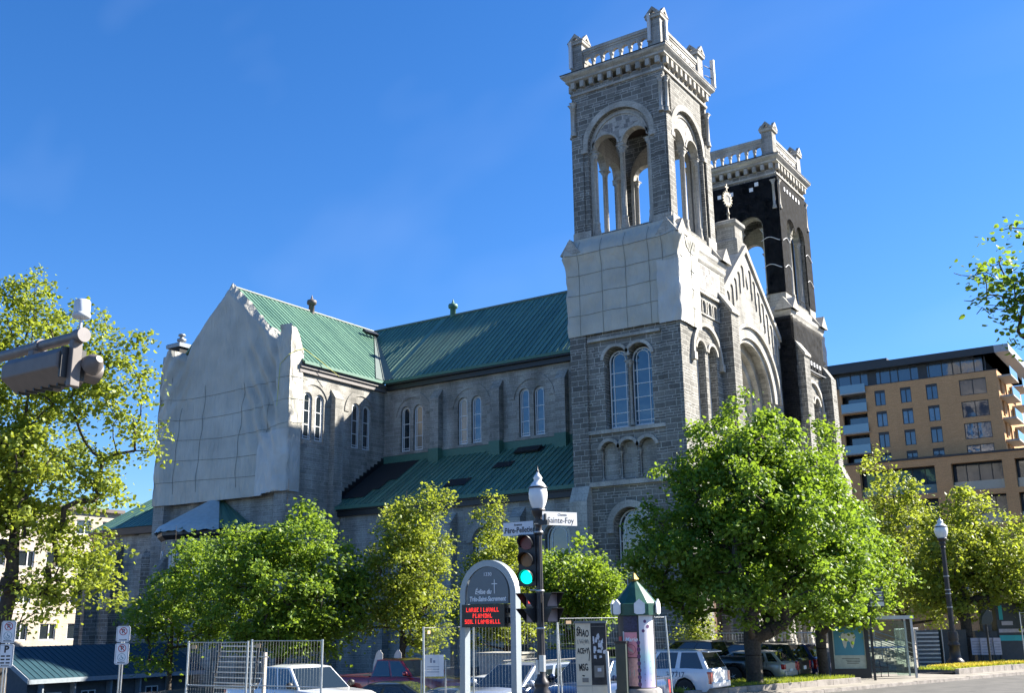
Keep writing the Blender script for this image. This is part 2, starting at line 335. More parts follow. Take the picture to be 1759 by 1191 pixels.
    if not full or True:
        c_ = MB(); c_.fbox(E_, cy-half+1.05, cy+half-1.0, 24.4, 26.2, .012, .05); c_.build('chequered_frieze', CHECK, t)
    # buttress on the front beside the gable
    b = MB(); yy = cy+half-1.35 if cy < 10 else cy-half+.05
    b.extr(lambda u, v, w: (u, yy+w, v), [(.01, -4), (1.5, -4), (1.5, 14), (1.0, 15.2), (1.0, 23.3), (.01, 24.9)], (), 0, 1.3)
    if cy > 10:
        b.extr(lambda u, v, w: (u, cy+half-1.3+w, v), [(.01, -4), (1.5, -4), (1.5, 14), (1.0, 15.2), (1.0, 22.6), (.01, 24.2)], (), 0, 1.3)
    b.build('buttress', STONE, t)
    b = MB()
    b.extr(lambda u, v, w: (u, yy+w, v), [(1.02, 23.30), (1.12, 23.32), (1.12, 23.5), (.01, 25.15), (.01, 24.93)], (), -.08, 1.38)
    b.build('weathering', SMOOTH, t)
    if full:
        for c in (-4.55, -2.85): win(S, c, .74, 15.0, 19.42, -.62, GLASSSKY, 5, t)
        c3 = MB()
        for u in (-5.62, -3.70, -1.78): column(c3, S, u, -.25, 15.0, 19.3, .15, .45)
        for u in (-5.95, -4.565, -3.195, -1.81): column(c3, S, u, -.2, 11.6, 13.4, .11, .3)
        c3.build('colonnette', SMOOTH, t)
        win(S, -3.95, 1.08, 4.4, 8.6, -.6, GLASS, 4, t)
        for c in (-5.25, -3.88, -2.51): bk = MB(); bk.extr(S, arch(c, .6, 11.63, 13.45), (), -.5, -.38); bk.build('blind_niche', STONE2, t)
    for s_ in (-.95, .95): win(E_, cy+s_, .66, 14.7, 19.9, -.6, GLASS, 5, t)
    cc = MB()
    for s_ in (-1.85, 0, 1.85): column(cc, E_, cy+s_, -.25, 14.6, 19.6, .15, .45)
    cc.build('colonnette', SMOOTH, t)
    d = MB(); d.extr(E_, arch(cy, 1.2, 1.0, 6.8), (), -.7, -.55); d.build('door', plain('brown_timber_door', (.09, .05, .03), .6), t)
    # cornice above the shaft with corner gablets
    c = MB(); c.sq(cx, cy, [(half+.02, 26.35), (half+.1, 26.5), (half+.1, 26.75), (half+.17, 26.95), (half+.22, 27.05), (half+.22, 27.25), (half+.1, 27.45), (hb+.1, 27.8), (hb+.1, 28.25)])
    for sx in (-1, 1):
        for sy in (-1, 1):
            X = cx+sx*(half-.35); Y = cy+sy*(half-.35)
            for (F, ) in ((FS(Y-.82),), (FE(X+.82),)):
                u = X if F(0, 0, 0)[0] == 0 else Y
                c.extr(F, [(u-.8, 27.26), (u+.8, 27.26), (u, 28.35)], (), -1.0, 0)
    c.build('cornice', SMOOTH, t)
    # ---------------- belfry: four walls with paired open arches under a big arch
    Fs = {'S': (FS(cy-hb), cx), 'N': (FN(cy+hb), cx), 'E': (FE(cx+hb), cy), 'W': (FW(cx-hb), cy)}
    mb = MB(); tr = MB(); cm = MB(); ck = MB(); bel0 = bpy.data.objects.new('belfry_frame', None); scene.collection.objects.link(bel0); bel0.parent = t
    for k, (F, u) in Fs.items():
        a, b2 = (u-hb, u+hb) if k in 'SN' else (u-hb+1.1, u+hb-1.1)
        eps = 0 if k in 'SN' else .003
        big = [(u-2.42, 28.6), (u+2.42, 28.6)]+arc(u, 35.15, 2.42, 0, 180, 24)
        mb.extr(F, rect(a, b2, 28.25, 40.0), [big], -.28, 0-eps)
        hw = .96; top = 34.95
        pair = [(u-2.2, 28.75), (u+2.2, 28.75)]+arc(u+1.17, top, hw+.03, 0, 180, 12)+arc(u-1.17, top, hw+.03, 0, 180, 12)
        tr.extr(F, [(u-2.41, 28.61), (u+2.41, 28.61)]+arc(u, 35.15, 2.41, 0, 180, 24), [pair], -.80, -.283)
        ring(tr, F, u, 35.15, 2.43, 2.86, .004, .07, n=26)
        ring(tr, F, u, 35.15, 2.05, 2.2, -.28, -.2, n=24)
        for s_ in (-1.17, 1.17): ring(tr, F, u+s_, top, 1.0, 1.14, -.28, -.2, 8, 172)
        ck.extr(F, [(u-1.15, 36.25), (u-.35, 35.75), (u, 35.35), (u+.35, 35.75), (u+1.15, 36.25)]+arc(u, 35.15, 1.95, 38, 142, 10), (), -.282, -.268); ck.build('chequered_tympanum', CHECK, bel0); ck = MB()
        for s_ in (-1, 1): tr.fbox(F, u+s_*2.68-.24, u+s_*2.68+.24, 34.8, 35.13, .004, .14)
        column(cm, F, u, -.54, 28.7, 34.9, .19, 1.0)
        for s_ in (-1, 1): column(cm, F, u+s_*2.12, -.45, 28.7, 34.9, .17, .95)
        for s_ in (-1, 1): column(cm, F, u+s_*3.42, .10, 36.3, 38.9, .14, .35)
        # corbel table
        for i in range(10):
            uu = u-3.35+i*.745; tr.fbox(F, uu-.15, uu+.15, 39.95, 40.45, .004, .3)
        tr.fbox(F, u-hb, u+hb, 39.45, 39.62, .004, .12)
        tr.fbox(F, u-hb-.1, u-2.35, 28.26, 28.95, .004, .12); tr.fbox(F, u+2.35, u+hb+.1, 28.26, 28.95, .004, .12)
        for s_ in (-1, 1): pq = MB(); pq.fbox(F, u+s_*(hb-.42)-.42, u+s_*(hb-.42)+.42, 28.95, 36.2, .004+eps, .10+eps); pq.build('pier', STONE, bel0)
    bel = mb.build('belfry', STONE, t); tr.build('arch_surround', SMOOTH, bel); cm.build('column', SMOOTH, bel)
    for c in children_of(bel0): c.parent = t
    bpy.data.objects.remove(bel0)
    fl = MB(); fl.box(cx-hb+1.1, cx+hb-1.1, cy-hb+1.1, cy+hb-1.1, 28.0, 28.4); fl.build('floor', plain('dark_timber', (.05, .035, .03), .8), bel); fl = MB(); fl.box(cx-hb+.43, cx+hb-.43, cy-hb+.43, cy+hb-.43, 38.6, 39.2); fl.build('ceiling', _pl['dark_timber'], bel)
    c = MB(); c.sq(cx, cy, [(hb+.1, 40.45), (hb+.32, 40.55), (hb+.32, 40.7), (hb+.5, 40.85), (hb+.58, 40.95), (hb+.58, 41.08), (hb+.2, 41.2), (hb-.5, 41.2)]); c.build('cornice', SMOOTH, t)
    gt = MB(); gt.sq(cx, cy, [(hb+.56, 41.085), (hb+.62, 41.09), (hb+.62, 41.14), (hb+.15, 41.24), (hb+.1, 41.22)]); gt.build('flashing', DARKMETAL, t)
    hp = hb-.05
    for k, (F, u) in {'S': (FS(cy-hp), cx), 'N': (FN(cy+hp), cx), 'E': (FE(cx+hp), cy), 'W': (FW(cx-hp), cy)}.items():
        balustrade(F, u-hp+.95, u+hp-.95, 7, t)
    for sx in (-1, 1):
        for sy in (-1, 1):
            X = cx+sx*(hp-.44); Y = cy+sy*(hp-.44); p = MB()
            p.sq(X, Y, [(.56, 41.15), (.56, 41.45), (.47, 41.55), (.47, 43.55)])
            po = p.build('corner_post', STONE2, t)
            p = MB(); p.sq(X, Y, [(.60, 43.55), (.62, 43.72), (.62, 43.76)]); 
            for F, u in ((FS(Y-.6), X), (FE(X+.6), Y), (FN(Y+.6), X), (FW(X-.6), Y)):
                p.extr(F, [(u-.64, 43.765), (u+.64, 43.765), (u, 44.42)], [[(u-.26, 43.83), (u+.26, 43.83), (u, 44.12)]], -.2, .06)
            p.sq(X, Y, [(.5, 43.77), (.5, 43.85), (.02, 44.5)])
            p.build('gabled_cap', SMOOTH, po)
    return t
T1 = tower(3.88, True, 'near bell tower wrapped in pale sheeting below its open belfry')
T2 = tower(25.5, False, 'far bell tower draped in black netting')

# ---------------- main front between the towers
G = FE(-0.9); gc = 14.7
mb = MB()
A, B = 7.9, 21.5; sl = .90; apz = 30.7
gab = [(A, -4), (B, -4), (B, apz-sl*(B-gc)), (gc, apz), (A, apz-sl*(gc-A))]
bigarch = [(gc-4.3, 10.5), (gc+4.3, 10.5)]+arc(gc, 19.1, 4.3, 0, 180, 32)
mb.extr(G, gab, [bigarch], -1.6, 0)
front = mb.build('front_wall', STONE2, church)
mb = MB(); ring(mb, G, gc, 19.1, 4.31, 5.1, .01, .14, n=36); ring(mb, G, gc, 19.1, 5.12, 5.4, .01, .34, n=36)
ring(mb, G, gc, 19.1, 4.0, 4.28, -.25, -.05, n=36)
for r0, r1, w in ((3.6, 4.29, -.85), (3.0, 3.65, -1.3), (2.4, 3.05, -1.75)): ring(mb, G, gc, 19.1, r0, r1, w-.6, w, -90, 270, 48)
mb.fbox(G, gc-4.29, gc+4.29, 10.4, 15.0, -2.6, -1.5)
mb.build('arch_surround', SMOOTH, front)
mb = MB()
for sgn in (-1, 1):
    def FGs(u, v, w, sgn=sgn): return G(gc+sgn*u, v, w)
    L_ = (B-gc) if sgn > 0 else (gc-A)
    top = lambda u: apz-sl*u-.35
    pts = [(0.0, top(0)), (L_-.1, top(L_-.1))]
    n = 8; p = (L_-.5)/n; u = L_-.1
    pts.append((u, top(u)-1.9))
    for k in range(n-1, -1, -1):
        c = .35+p*(k+.5); hw = p*.40; base = top(c)-2.3; spring = top(c)-.85
        pts += [(c+hw+.08, base-.0), (c+hw, base)]+[(c+hw*math.cos(R(a)), spring+hw*math.sin(R(a))) for a in range(0, 181, 30)]+[(c-hw, base+.12), (c-hw-.08, base+.12)]
    pts += [(0.0, top(0)-1.6)]
    mb.extr(FGs, pts, (), .01, .10)
mb.build('raking_arcade', SMOOTH, front)
mb = MB()
for sgn in (-1, 1):
    L_ = (B-gc) if sgn > 0 else (gc-A)
    e = 0.0 if sgn > 0 else .004
    mb.extr(lambda u, v, w: G(gc+sgn*u, v, w), [(0.005*sgn+.005, apz-.28), (L_, apz-.28-sl*L_), (L_, apz+.12-sl*L_), (0.005*sgn+.005, apz+.28)], (), -1.2, .26+e)
mb.build('coping', SMOOTH, front)
# rose window: frame, tracery and glass
rw = MB(); ring(rw, G, gc, 19.1, 2.22, 2.42, -2.45, -2.2, 0, 360, 40)
for k in range(8):
    a = k*45; ring(rw, G, gc+1.45*math.cos(R(a)), 19.1+1.45*math.sin(R(a)), .46, .56, -2.42, -2.3, 0, 360, 16)
ring(rw, G, gc, 19.1, .55, .66, -2.42, -2.29, 0, 360, 20); ring(rw, G, gc, 19.1, .84, .92, -2.41, -2.31, 0, 360, 20)
rwo = rw.build('rose_window', WFRAME, front); g = MB(); g.extr(G, arc(gc, 19.1, 2.3, 0, 354, 59), (), -2.5, -2.46); g.build('pane', GLASSSKY, rwo)
# portal storey: three deep doorways with nested shafts
mb = MB(); P_ = FE(1.3)
ph = [arch(c, 1.55, 1.0, 6.2) for c in (10.5, 14.7, 18.9)]
mb.extr(P_, [(8.0, -4), (21.4, -4), (21.4, 9.6), (8.0, 9.6)], ph, -2.15, 0)
por = mb.build('portal', STONE2, church)
mb = MB(); mb.fbox(P_, 8.0, 21.4, 9.62, 10.0, -2.2, .25)
for c in (10.5, 14.7, 18.9):
    ring(mb, P_, c, 6.2, 1.56, 2.0, .01, .2)
    for s_ in (-1, 1):
        for k, (du, dw) in enumerate(((1.75, .05), (1.35, -.5), (1.1, -1.0))): column(mb, P_, c+s_*du, dw, 1.0, 6.1, .15 if k else .2, .5)
mb.build('portal_shaft', SMOOTH, por)
for c in (10.5, 14.7, 18.9):
    d = MB(); d.extr(P_, arch(c, 1.5, 1.0, 6.2), (), -2.0, -1.8); d.build('door', _pl['brown_timber_door'], por)
# pedestal and monstrance on the gable
p = MB(); p.sq(-1.9, gc, [(.95, 28.5), (.95, 31.3), (.75, 31.5), (.75, 32.5), (.95, 32.7), (.95, 32.95), (.6, 33.15)]); ped = p.build('pedestal', STONE2, front)
p = MB()
Zb = 33.15
p.lathe((-1.9, gc, Zb), [(.34, 0), (.3, .12), (.1, .28), (.08, .6), (.16, .72), (.08, .85), (.07, 1.15), (.05, 1.3)], 12)
Fm = FP((-1.9, gc, 0), R(-20))
star = []
for k in range(32): a = 2*math.pi*k/32; r = .74 if k % 2 == 0 else .5; star.append((r*math.cos(a)*.8, Zb+1.95+r*math.sin(a)))
p.extr(Fm, star, [[(.32*math.cos(2*math.pi*k/16), Zb+1.95+.34*math.sin(2*math.pi*k/16)) for k in range(16)]], -.06, .06)
p.fbox(Fm, -.05, .05, Zb+2.65, Zb+3.25, -.05, .05); p.fbox(Fm, -.2, .2, Zb+2.92, Zb+3.02, -.045, .055)
mo = p.build('monstrance_finial', plain('weathered_gilding', (.16, .14, .10), .5, .3), ped)
p = MB(); p.extr(Fm, [(.34*math.cos(2*math.pi*k/16), Zb+1.95+.36*math.sin(2*math.pi*k/16)) for k in range(16)], (), -.03, .03); p.build('disc', SMOOTH, mo)

# ---------------- nave, aisle, transept
NY = 7.0; RY = 14.75
Sn = FS(NY)
mb = MB()
prs = [(-28.2, -26.85), (-22.3, -20.95), (-16.4, -15.05)]
hol = [arch(u, .50, 16.55, 19.85) for p_ in prs for u in p_]
mb.extr(Sn, rect(-30.6, -7.9, -4, 22.0), hol, -.6, 0)
nw = mb.build('nave_wall', STONE2, church)
mb = MB(); mb.box(-52, -46.6, 7.0, 22.5, -5, 19.0); mb.build('choir_wall', STONE2, church)
mb = MB(); mb.box(-30.6, -7.9, 21.9, 22.5, -4, 22.0); mb.build('nave_wall', STONE2, church)
for p_ in prs:
    for u in p_: win(Sn, u, .48, 16.6, 19.85, -.3, GLASSSKY if u > -22 else (GLASSBEIGE if u in (-22.3, -26.85) else GLASS), 3, nw)
mb = MB()
for a_, b_ in prs: ring(mb, Sn, (a_+b_)/2, 19.4, 1.6, 2.1, .004, .07, 5, 175, n=22)
mb.fbox(Sn, -30.55, -7.9, 16.3, 16.5, .004, .12)
mb.build('relieving_arch', STONE2, nw)
def butt(y0, x0, wd, z1, parent, F=None, dep=.75, name='buttress'):
    b = MB(); 
    b.extr(lambda u, v, w: F(w, v, u), [(.003, -4), (dep, -4), (dep, z1-.75), (.003, z1)], (), x0-wd/2, x0+wd/2)
    return b.build(name, STONE2, parent)
for x in (-24.75, -18.8, -12.85): butt(NY, x, .9, 21.3, nw, Sn, .6)
# cornices and eaves
mb = MB(); mb.fbox(Sn, -30.0, -7.9, 21.86, 22.25, .004, .35); mb.fbox(Sn, -29.9, -7.9, 22.255, 22.55, .004, .62)
mb.build('eave_cornice', DARKMETAL, nw)
def roof(name, pts, parent, seam=.5, th=.12, eave_drop=True, phase=0.0, mat=ROOF, clipx=None):
    """flat slab through coplanar pts (first two = eave) with standing seams running up the slope"""
    P = [Vector(p) for p in pts]; n = (P[1]-P[0]).cross(P[2]-P[0]).normalized()
    if n.z < 0: n = -n
    e = (P[1]-P[0]).normalized(); up = n.cross(e)
    if up.z < 0: up = -up
    F = lambda u, v, w: tuple(P[0]+e*u+up*v+n*w)
    loop = [((p-P[0]).dot(e), (p-P[0]).dot(up)) for p in P]
    mb = MB(); mb.extr(F, loop, (), -th, 0)
    us = [p[0] for p in loop]; u = math.ceil((min(us)+.05)/seam)*seam+phase
    while u < max(us)-.05:
        vs = []
        for i in range(len(loop)):
            a, b = loop[i], loop[(i+1) % len(loop)]
            if (a[0]-u)*(b[0]-u) < 0: vs.append(a[1]+(b[1]-a[1])*(u-a[0])/(b[0]-a[0]))
        if len(vs) >= 2 and max(vs)-min(vs) > .1: mb.fbox(F, u-.018, u+.018, min(vs)+.02, max(vs)-.02, -.004, .055)
        u += seam
    o = mb.build(name, mat, parent); return o, F
EZ = 22.6; RZ = 30.2; k_ = (RZ-EZ)/(RY-6.35)
XR = -38.65
VX = -30.05     # eave line of the transept
VD = (XR-VX)/(RY-6.35)   # valley: nave south roof is cut by the transept east roof
nr, FN1 = roof('nave_roof', [(-30.0, 6.35, EZ), (-2.3, 6.35, EZ), (-2.3, RY, RZ), (XR, RY, RZ)], church)
roof('nave_roof', [(-2.3, 23.15, EZ), (-30.0, 23.15, EZ), (XR, RY, RZ), (-2.3, RY, RZ)], church)
# transept east and west slopes
roof('transept_roof', [(VX, -3.0, EZ), (VX, 6.3, EZ), (XR-.0, RY, RZ), (XR, -3.0, RZ)], church)
roof('transept_roof', [(2*XR-VX, 6.3, EZ), (2*XR-VX, -3.0, EZ), (XR, -3.0, RZ), (XR, RY, RZ)], church)
roof('apse_roof', [(-52, 6.35, EZ-3.4), (2*XR-VX, 6.35, EZ-3.4), (2*XR-VX, RY, RZ-5), (-52, RY, RZ-5)], church)
mb = MB()
va, vb = Vector((VX, 6.33, EZ+.03)), Vector((XR, RY, RZ+.03))
mb.tube(va, vb, .14, .14, 4, False)
mb.add([va+Vector((0, -1.0, .10)), va+Vector((1.0, 0, .10)), va+Vector((.0, .0, .04)), vb+Vector((0, 0, .1)), va+Vector((0, -1.0, .06)), va+Vector((1.0, 0, .06))], [(0, 2, 3), (2, 1, 3)])
mb.tube((XR, -3.0, RZ+.03), (XR, RY, RZ+.03), .12, .12, 6); mb.tube((XR, RY, RZ+.03), (-2.3, RY, RZ+.03), .12, .12, 6)
mb.build('valley_flashing', plain('grey_green_flashing', (.10, .13, .12), .5), nr)
mb = MB(); mb.box(-30.0, -7.9, 6.28, 6.42, EZ-.22, EZ+.02); mb.box(VX-.07, VX+.07, -3.0, 6.27, EZ-.22, EZ+.02); mb.build('gutter', COPPER, nr)
# aisle
AY = 1.3; Sa = FS(AY); AE = 11.65
mb = MB()
ah = [arch(u, 1.0, 4.6, 8.3) for u in (-21.9, -16.2, -10.2)]
mb.extr(Sa, rect(-30.6, -7.9, -4, 11.0), ah, -.6, 0); aw = mb.build('aisle_wall', STONE2, church)
for u in (-21.9, -16.2, -10.2): win(Sa, u, .96, 4.7, 8.3, -.35, GLASS, 3, aw)
for u in (-21.9, -16.2, -10.2): mb = MB(); ring(mb, Sa, u, 8.3, 1.05, 1.5, .004, .14); mb.build('hood_moulding', SMOOTH, aw)
for x in (-25.3, -19.1, -13.2): butt(AY, x, .95, 10.5, aw, Sa, .75)
mb = MB(); mb.fbox(Sa, -30.5, -7.9, 10.9, 11.3, .004, .3); mb.fbox(Sa, -30.5, -7.9, 11.305, 11.55, .004, .42); mb.build('eave_cornice', DARKMETAL, aw)
ar, Far = roof('aisle_roof', [(-30.5, .78, AE), (-7.9, .78, AE), (-7.9, 6.98, 15.75), (-30.5, 6.98, 15.75)], church)
mb = MB(); mb.box(-30.5, -7.9, .70, .85, AE-.24, AE+.02); mb.fbox(FS(6.97), -30.5, -7.9, 15.6, 16.28, .004, .06)
for x in (-24.75, -18.8, -12.85): mb.box(x-.5, x+.5, 6.3, 6.98, 15.3, 16.4)
mb.build('flashing', COPPER, ar)
pm = plain('black_roof_patch', (.010, .011, .012), .85)
def fpatch(u0, u1, v0, v1, sk=0.0): mb = MB(); mb.extr(Far, [(u0, v0), (u1, v0), (u1+sk, v1), (u0+sk, v1)], (), .056, .075); mb.build('dark_patch', pm, ar)  # thin near-black patch laid on the aisle roof slope
fpatch(.1, 2.6, 1.2, 7.2); fpatch(2.6, 4.0, 3.9, 7.2); fpatch(2.6, 3.2, 2.4, 3.9); fpatch(10.0, 12.0, 1.6, 2.7); fpatch(13.0, 14.6, 4.0, 4.9); fpatch(13.7, 16.2, 6.2, 7.0)
# stepped flashing on the transept wall above the aisle roof
Et = FE(-30.5)
mb = MB(); n = 15
for k in range(n):
    y0 = .6+k*.43; z = 11.65+(y0-.78)*(15.75-11.65)/6.2
    mb.fbox(Et, y0, y0+.43, z-.1, z+.66, .01+.001*k, .07+.001*k)
mb.build('stepped_flashing', DARKMETAL, ar)
# transept
TY = -3.2
mb = MB()
th = [arch(y, .49, 16.6, 19.85) for y in (-2.05, -.75, 3.45, 4.78)]
mb.extr(Et, rect(TY, 7.0, -5, 22.0), th, -.6, 0)
gx = [(-46.0, -6), (-30.503, -6), (-30.503, 22.0), (XR, RZ-.3), (-46.0, 22.0)]
mb.extr(FS(TY), gx, (), -.6, 0)
tw = mb.build('transept_wall', STONE2, church)
mb = MB(); mb.box(-46.1, -45.6, TY+.61, 32.5, -6, 22.0); mb.build('transept_wall', STONE2, church)
mb = MB(); mb.box(-46.0, -31.2, 32.0, 32.6, -4, 22); mb.build('transept_wall', STONE2, church)
for y in (-2.05, -.75, 3.45, 4.78): win(Et, y, .47, 16.65, 19.85, -.22, GLASS, 3, tw)
mb = MB(); 
for y in (-1.4, 4.1): ring(mb, Et, y, 19.5, 1.5, 2.0, .004, .07, n=22)
mb.build('relieving_arch', STONE2, tw)
butt(0, .95, 1.0, 21.0, tw, Et, .55)
mb = MB(); mb.fbox(Et, TY, 6.98, 21.75, 22.1, .004, .22); mb.fbox(Et, TY, 6.98, 22.105, 22.35, .004, .34); mb.build('cornice', plain('grey_painted_cornice', (.16, .15, .15), .6), tw)
mb = MB(); mb.box(VX-.42, VX-.01, -3.0, 6.5, 22.36, 22.50); mb.build('eave_board', DARKMETAL, tw)
for X in (-31.15, -45.05): mb = MB(); mb.box(X-.65, X+.65, TY-.75, TY-.004, -6, 24.6); mb.build('corner_pier', STONE2, tw)
# ridge vents, roof hatches, chimney
vm = plain('weathered_vent_metal', (.10, .085, .08), .6)
for (x, y, mt) in ((-38.65, 6.2, vm), (-29.1, 14.75, COPPER)):
    v = MB(); v.lathe((x, y, 29.9), [(.28, 0), (.26, 1.0), (.42, 1.02), (.45, 1.2), (.42, 1.38), (.2, 1.42), (.1, 1.6), (.02, 1.9)], 10); v.build('roof_vent', mt, nr)
h = MB(); h.extr(Far, rect(13.9, 16.0, 6.1, 6.9), (), .08, .25); h.build('roof_hatch', DARKMETAL, ar)
h = MB(); M_ = Matrix.Translation((-37.2, 12.5, 29.25)) @ Matrix.Rotation(R(41), 4, 'Y'); h.box(-.25, .25, -.9, .9, 0, .3, M_); h.build('roof_hatch', DARKMETAL, nr)
c = MB(); c.sq(-49.3, .6, [(.75, 15), (.75, 27.2)]); ch = c.build('chimney', plain('dark_brick', (.03, .03, .03), .9), church)
c = MB(); c.sq(-49.3, .6, [(.92, 27.2), (.95, 27.5), (.85, 27.6)]); c.build('chimney_cap', plain('grey_sheet_metal', (.25, .27, .29), .5, .5), ch)
c = MB(); c.lathe((-49.3, .6, 27.6), [(.25, 0), (.25, .3), (.42, .35), (.42, .55), (.2, .6), (.2, .8), (.35, .85), (.3, 1.0), (.02, 1.1)], 10); c.build('chimney_cowl', _pl['grey_sheet_metal'], ch)
# apse ambulatory: sixteen-sided wall with conical green roof
acx, acy, ar_ = -57.5, 14.75, 13.0
mb = MB(); mb.lathe((acx, acy, 0), [(ar_, -6), (ar_, 11.0)], 20, False, R(9)); aps = mb.build('apse_wall', STONE, church)
mb = MB(); mb.box(-57.5, -46.7, acy-ar_+.1, acy, -6, 11.0); mb.build('apse_side_wall', STONE2, aps)
mb = MB(); mb.lathe((acx, acy, 0), [(ar_+.2, 10.9), (ar_+.3, 11.3), (ar_+.55, 11.35), (ar_+.55, 11.6)], 20, False, R(9)); mb.box(-57.5, -46.7, acy-ar_-.5, acy, 11.0, 11.6); mb.build('eave_cornice', DARKMETAL, aps)
mb = MB(); ro = R(9)
mb.lathe((acx, acy, 0), [(ar_+.65, 11.6), (6.5, 15.9)], 20, False, ro)
mb.add([(-57.5, acy-ar_-.65, 11.62), (-46.7, acy-ar_-.65, 11.62), (-46.7, acy-6.5, 15.92), (-57.5, acy-6.5, 15.92)], [(0, 1, 2, 3)])
for k in range(80):
    a = R(9)+2*math.pi*k/80; mb.tube((acx+(ar_+.55)*math.cos(a), acy+(ar_+.55)*math.sin(a), 11.72), (acx+6.5*math.cos(a), acy+6.5*math.sin(a), 15.97), .03, .03, 4, False)
x = -57
while x < -46.8: mb.tube((x, acy-ar_-.6, 11.66), (x, acy-6.5, 15.96), .03, .03, 4, False); x += .55
mb.build('apse_roof', ROOF, aps)
for a in (207, 225, 243, 261, 279):
    F = FP((acx+ar_*math.cos(R(a))*.99, acy+ar_*math.sin(R(a))*.99, 0), R(a))
    if a in (225, 243, 261, 207):
        win(F, 0, .85, 4.6, 8.4, .03, GLASSBEIGE, 3, aps)
        mb = MB(); ring(mb, F, 0, 8.4, .95, 1.3, .0, .2); mb.build('hood_moulding', SMOOTH, aps)
    Fb = FP((acx+ar_*math.cos(R(a+9)), acy+ar_*math.sin(R(a+9)), 0), R(a+9))
    b = MB(); b.extr(lambda u, v, w: Fb(w, v, u), [(-.2, -6), (1.0, -6), (1.0, 8.9), (-.2, 10.3)], (), -.5, .5); b.build('buttress', STONE, aps)
nt_ = plain('black_mesh_netting', (.012, .013, .015), .8, bump=.3)
for a in (234, 216):
    Fb = FP((acx+ar_*math.cos(R(a)), acy+ar_*math.sin(R(a)), 0), R(a))
    b = MB(); b.fbox(Fb, -.62, .62, 5.9, 8.9, .0, 1.12); o = b.build('netting_wrap', nt_, aps)
# polygonal chapel against the transept end
tcx, tcy, trr = XR, TY, 4.6
mb = MB(); mb.lathe((tcx, tcy, 0), [(trr-.45, -6), (trr-.45, 9.3)], 12, False, R(15)); chp = mb.build('side_chapel', STONE2, church)
mb = MB(); mb.lathe((tcx, tcy, 0), [(trr-.4, 9.2), (trr-.1, 9.5), (trr-.1, 9.75)], 12, False, R(15)); mb.build('eave_cornice', DARKMETAL, chp)
mb = MB(); mb.lathe((tcx, tcy, 0), [(trr+.05, 9.9), (.05, 12.7)], 12, False, R(15)); 
for k in range(12):
    for q in range(3):
        a0 = R(15+30*k); p0 = Vector((tcx+(trr+.05)*math.cos(a0), tcy+(trr+.05)*math.sin(a0), 9.93)); a1 = a0+R(30); p1 = Vector((tcx+(trr+.05)*math.cos(a1), tcy+(trr+.05)*math.sin(a1), 9.93))
        mb.tube(p0.lerp(p1, q/3), (tcx, tcy, 12.73), .03, .02, 4, False)
mb.build('chapel_roof', ROOF, chp)
for a in (210, 240, 270, 300, 330):
    F = FP((tcx+(trr-.45)*.966*math.cos(R(a)), tcy+(trr-.45)*.966*math.sin(R(a)), 0), R(a)); win(F, 0, .42, 5.8, 8.0, .02, GLASS, 3, chp)
    F2 = FP((tcx+(trr-.45)*math.cos(R(a-15)), tcy+(trr-.45)*math.sin(R(a-15)), 0), R(a-15))
    b = MB(); b.extr(lambda u, v, w: F2(w, v, u), [(-.1, -6), (.7, -6), (.7, 6.9), (-.1, 8.2)], (), -.35, .35); b.build('buttress', STONE2, chp)

# ---------------- wrappings (things of their own)
def sheetmat(name, col, grid_line=True, gx=1.75, gy=1.75, tr=0.25):
    m, nt, p = newmat(name); N = nt.nodes.new; L = nt.links.new
    n = N('ShaderNodeTexNoise'); n.inputs['Scale'].default_value = .5; n.inputs['Detail'].default_value = 6; t = N('ShaderNodeTexCoord'); L(t.outputs['Object'], n.inputs[0])
    r = N('ShaderNodeMapRange'); r.inputs[1].default_value = .3; r.inputs[2].default_value = .7; r.inputs[3].default_value = .82; r.inputs[4].default_value = 1.1; L(n.outputs[0], r.inputs[0])
    v = N('ShaderNodeVectorMath'); v.operation = 'SCALE'; v.inputs[0].default_value = col; L(r.outputs[0], v.inputs['Scale']); L(v.outputs[0], p.inputs['Base Color'])
    wv = N('ShaderNodeTexNoise'); wv.inputs['Scale'].default_value = 3.2; wv.inputs['Detail'].default_value = 4; wv.inputs['Distortion'].default_value = .8
    mp = N('ShaderNodeMapping'); mp.inputs['Scale'].default_value = (1.0, 1.0, .22); L(t.outputs['Object'], mp.inputs[0]); L(mp.outputs[0], wv.inputs[0])
    b = N('ShaderNodeBump'); b.inputs['Strength'].default_value = .8; b.inputs['Distance'].default_value = .14; L(wv.outputs[0], b.inputs['Height']); L(b.outputs[0], p.inputs['Normal'])
    p.inputs['Roughness'].default_value = .55; return m
TARP = sheetmat('pale_grey_sheeting', (.47, .45, .385)); TARPW = sheetmat('white_sheeting', (.54, .53, .49))
SEAM = plain('sheeting_seam', (.24, .25, .22), .7)
from mathutils import noise as mn
def nz3(x, y, z, s=1.0): return mn.noise(Vector((x*s, y*s, z*s)))
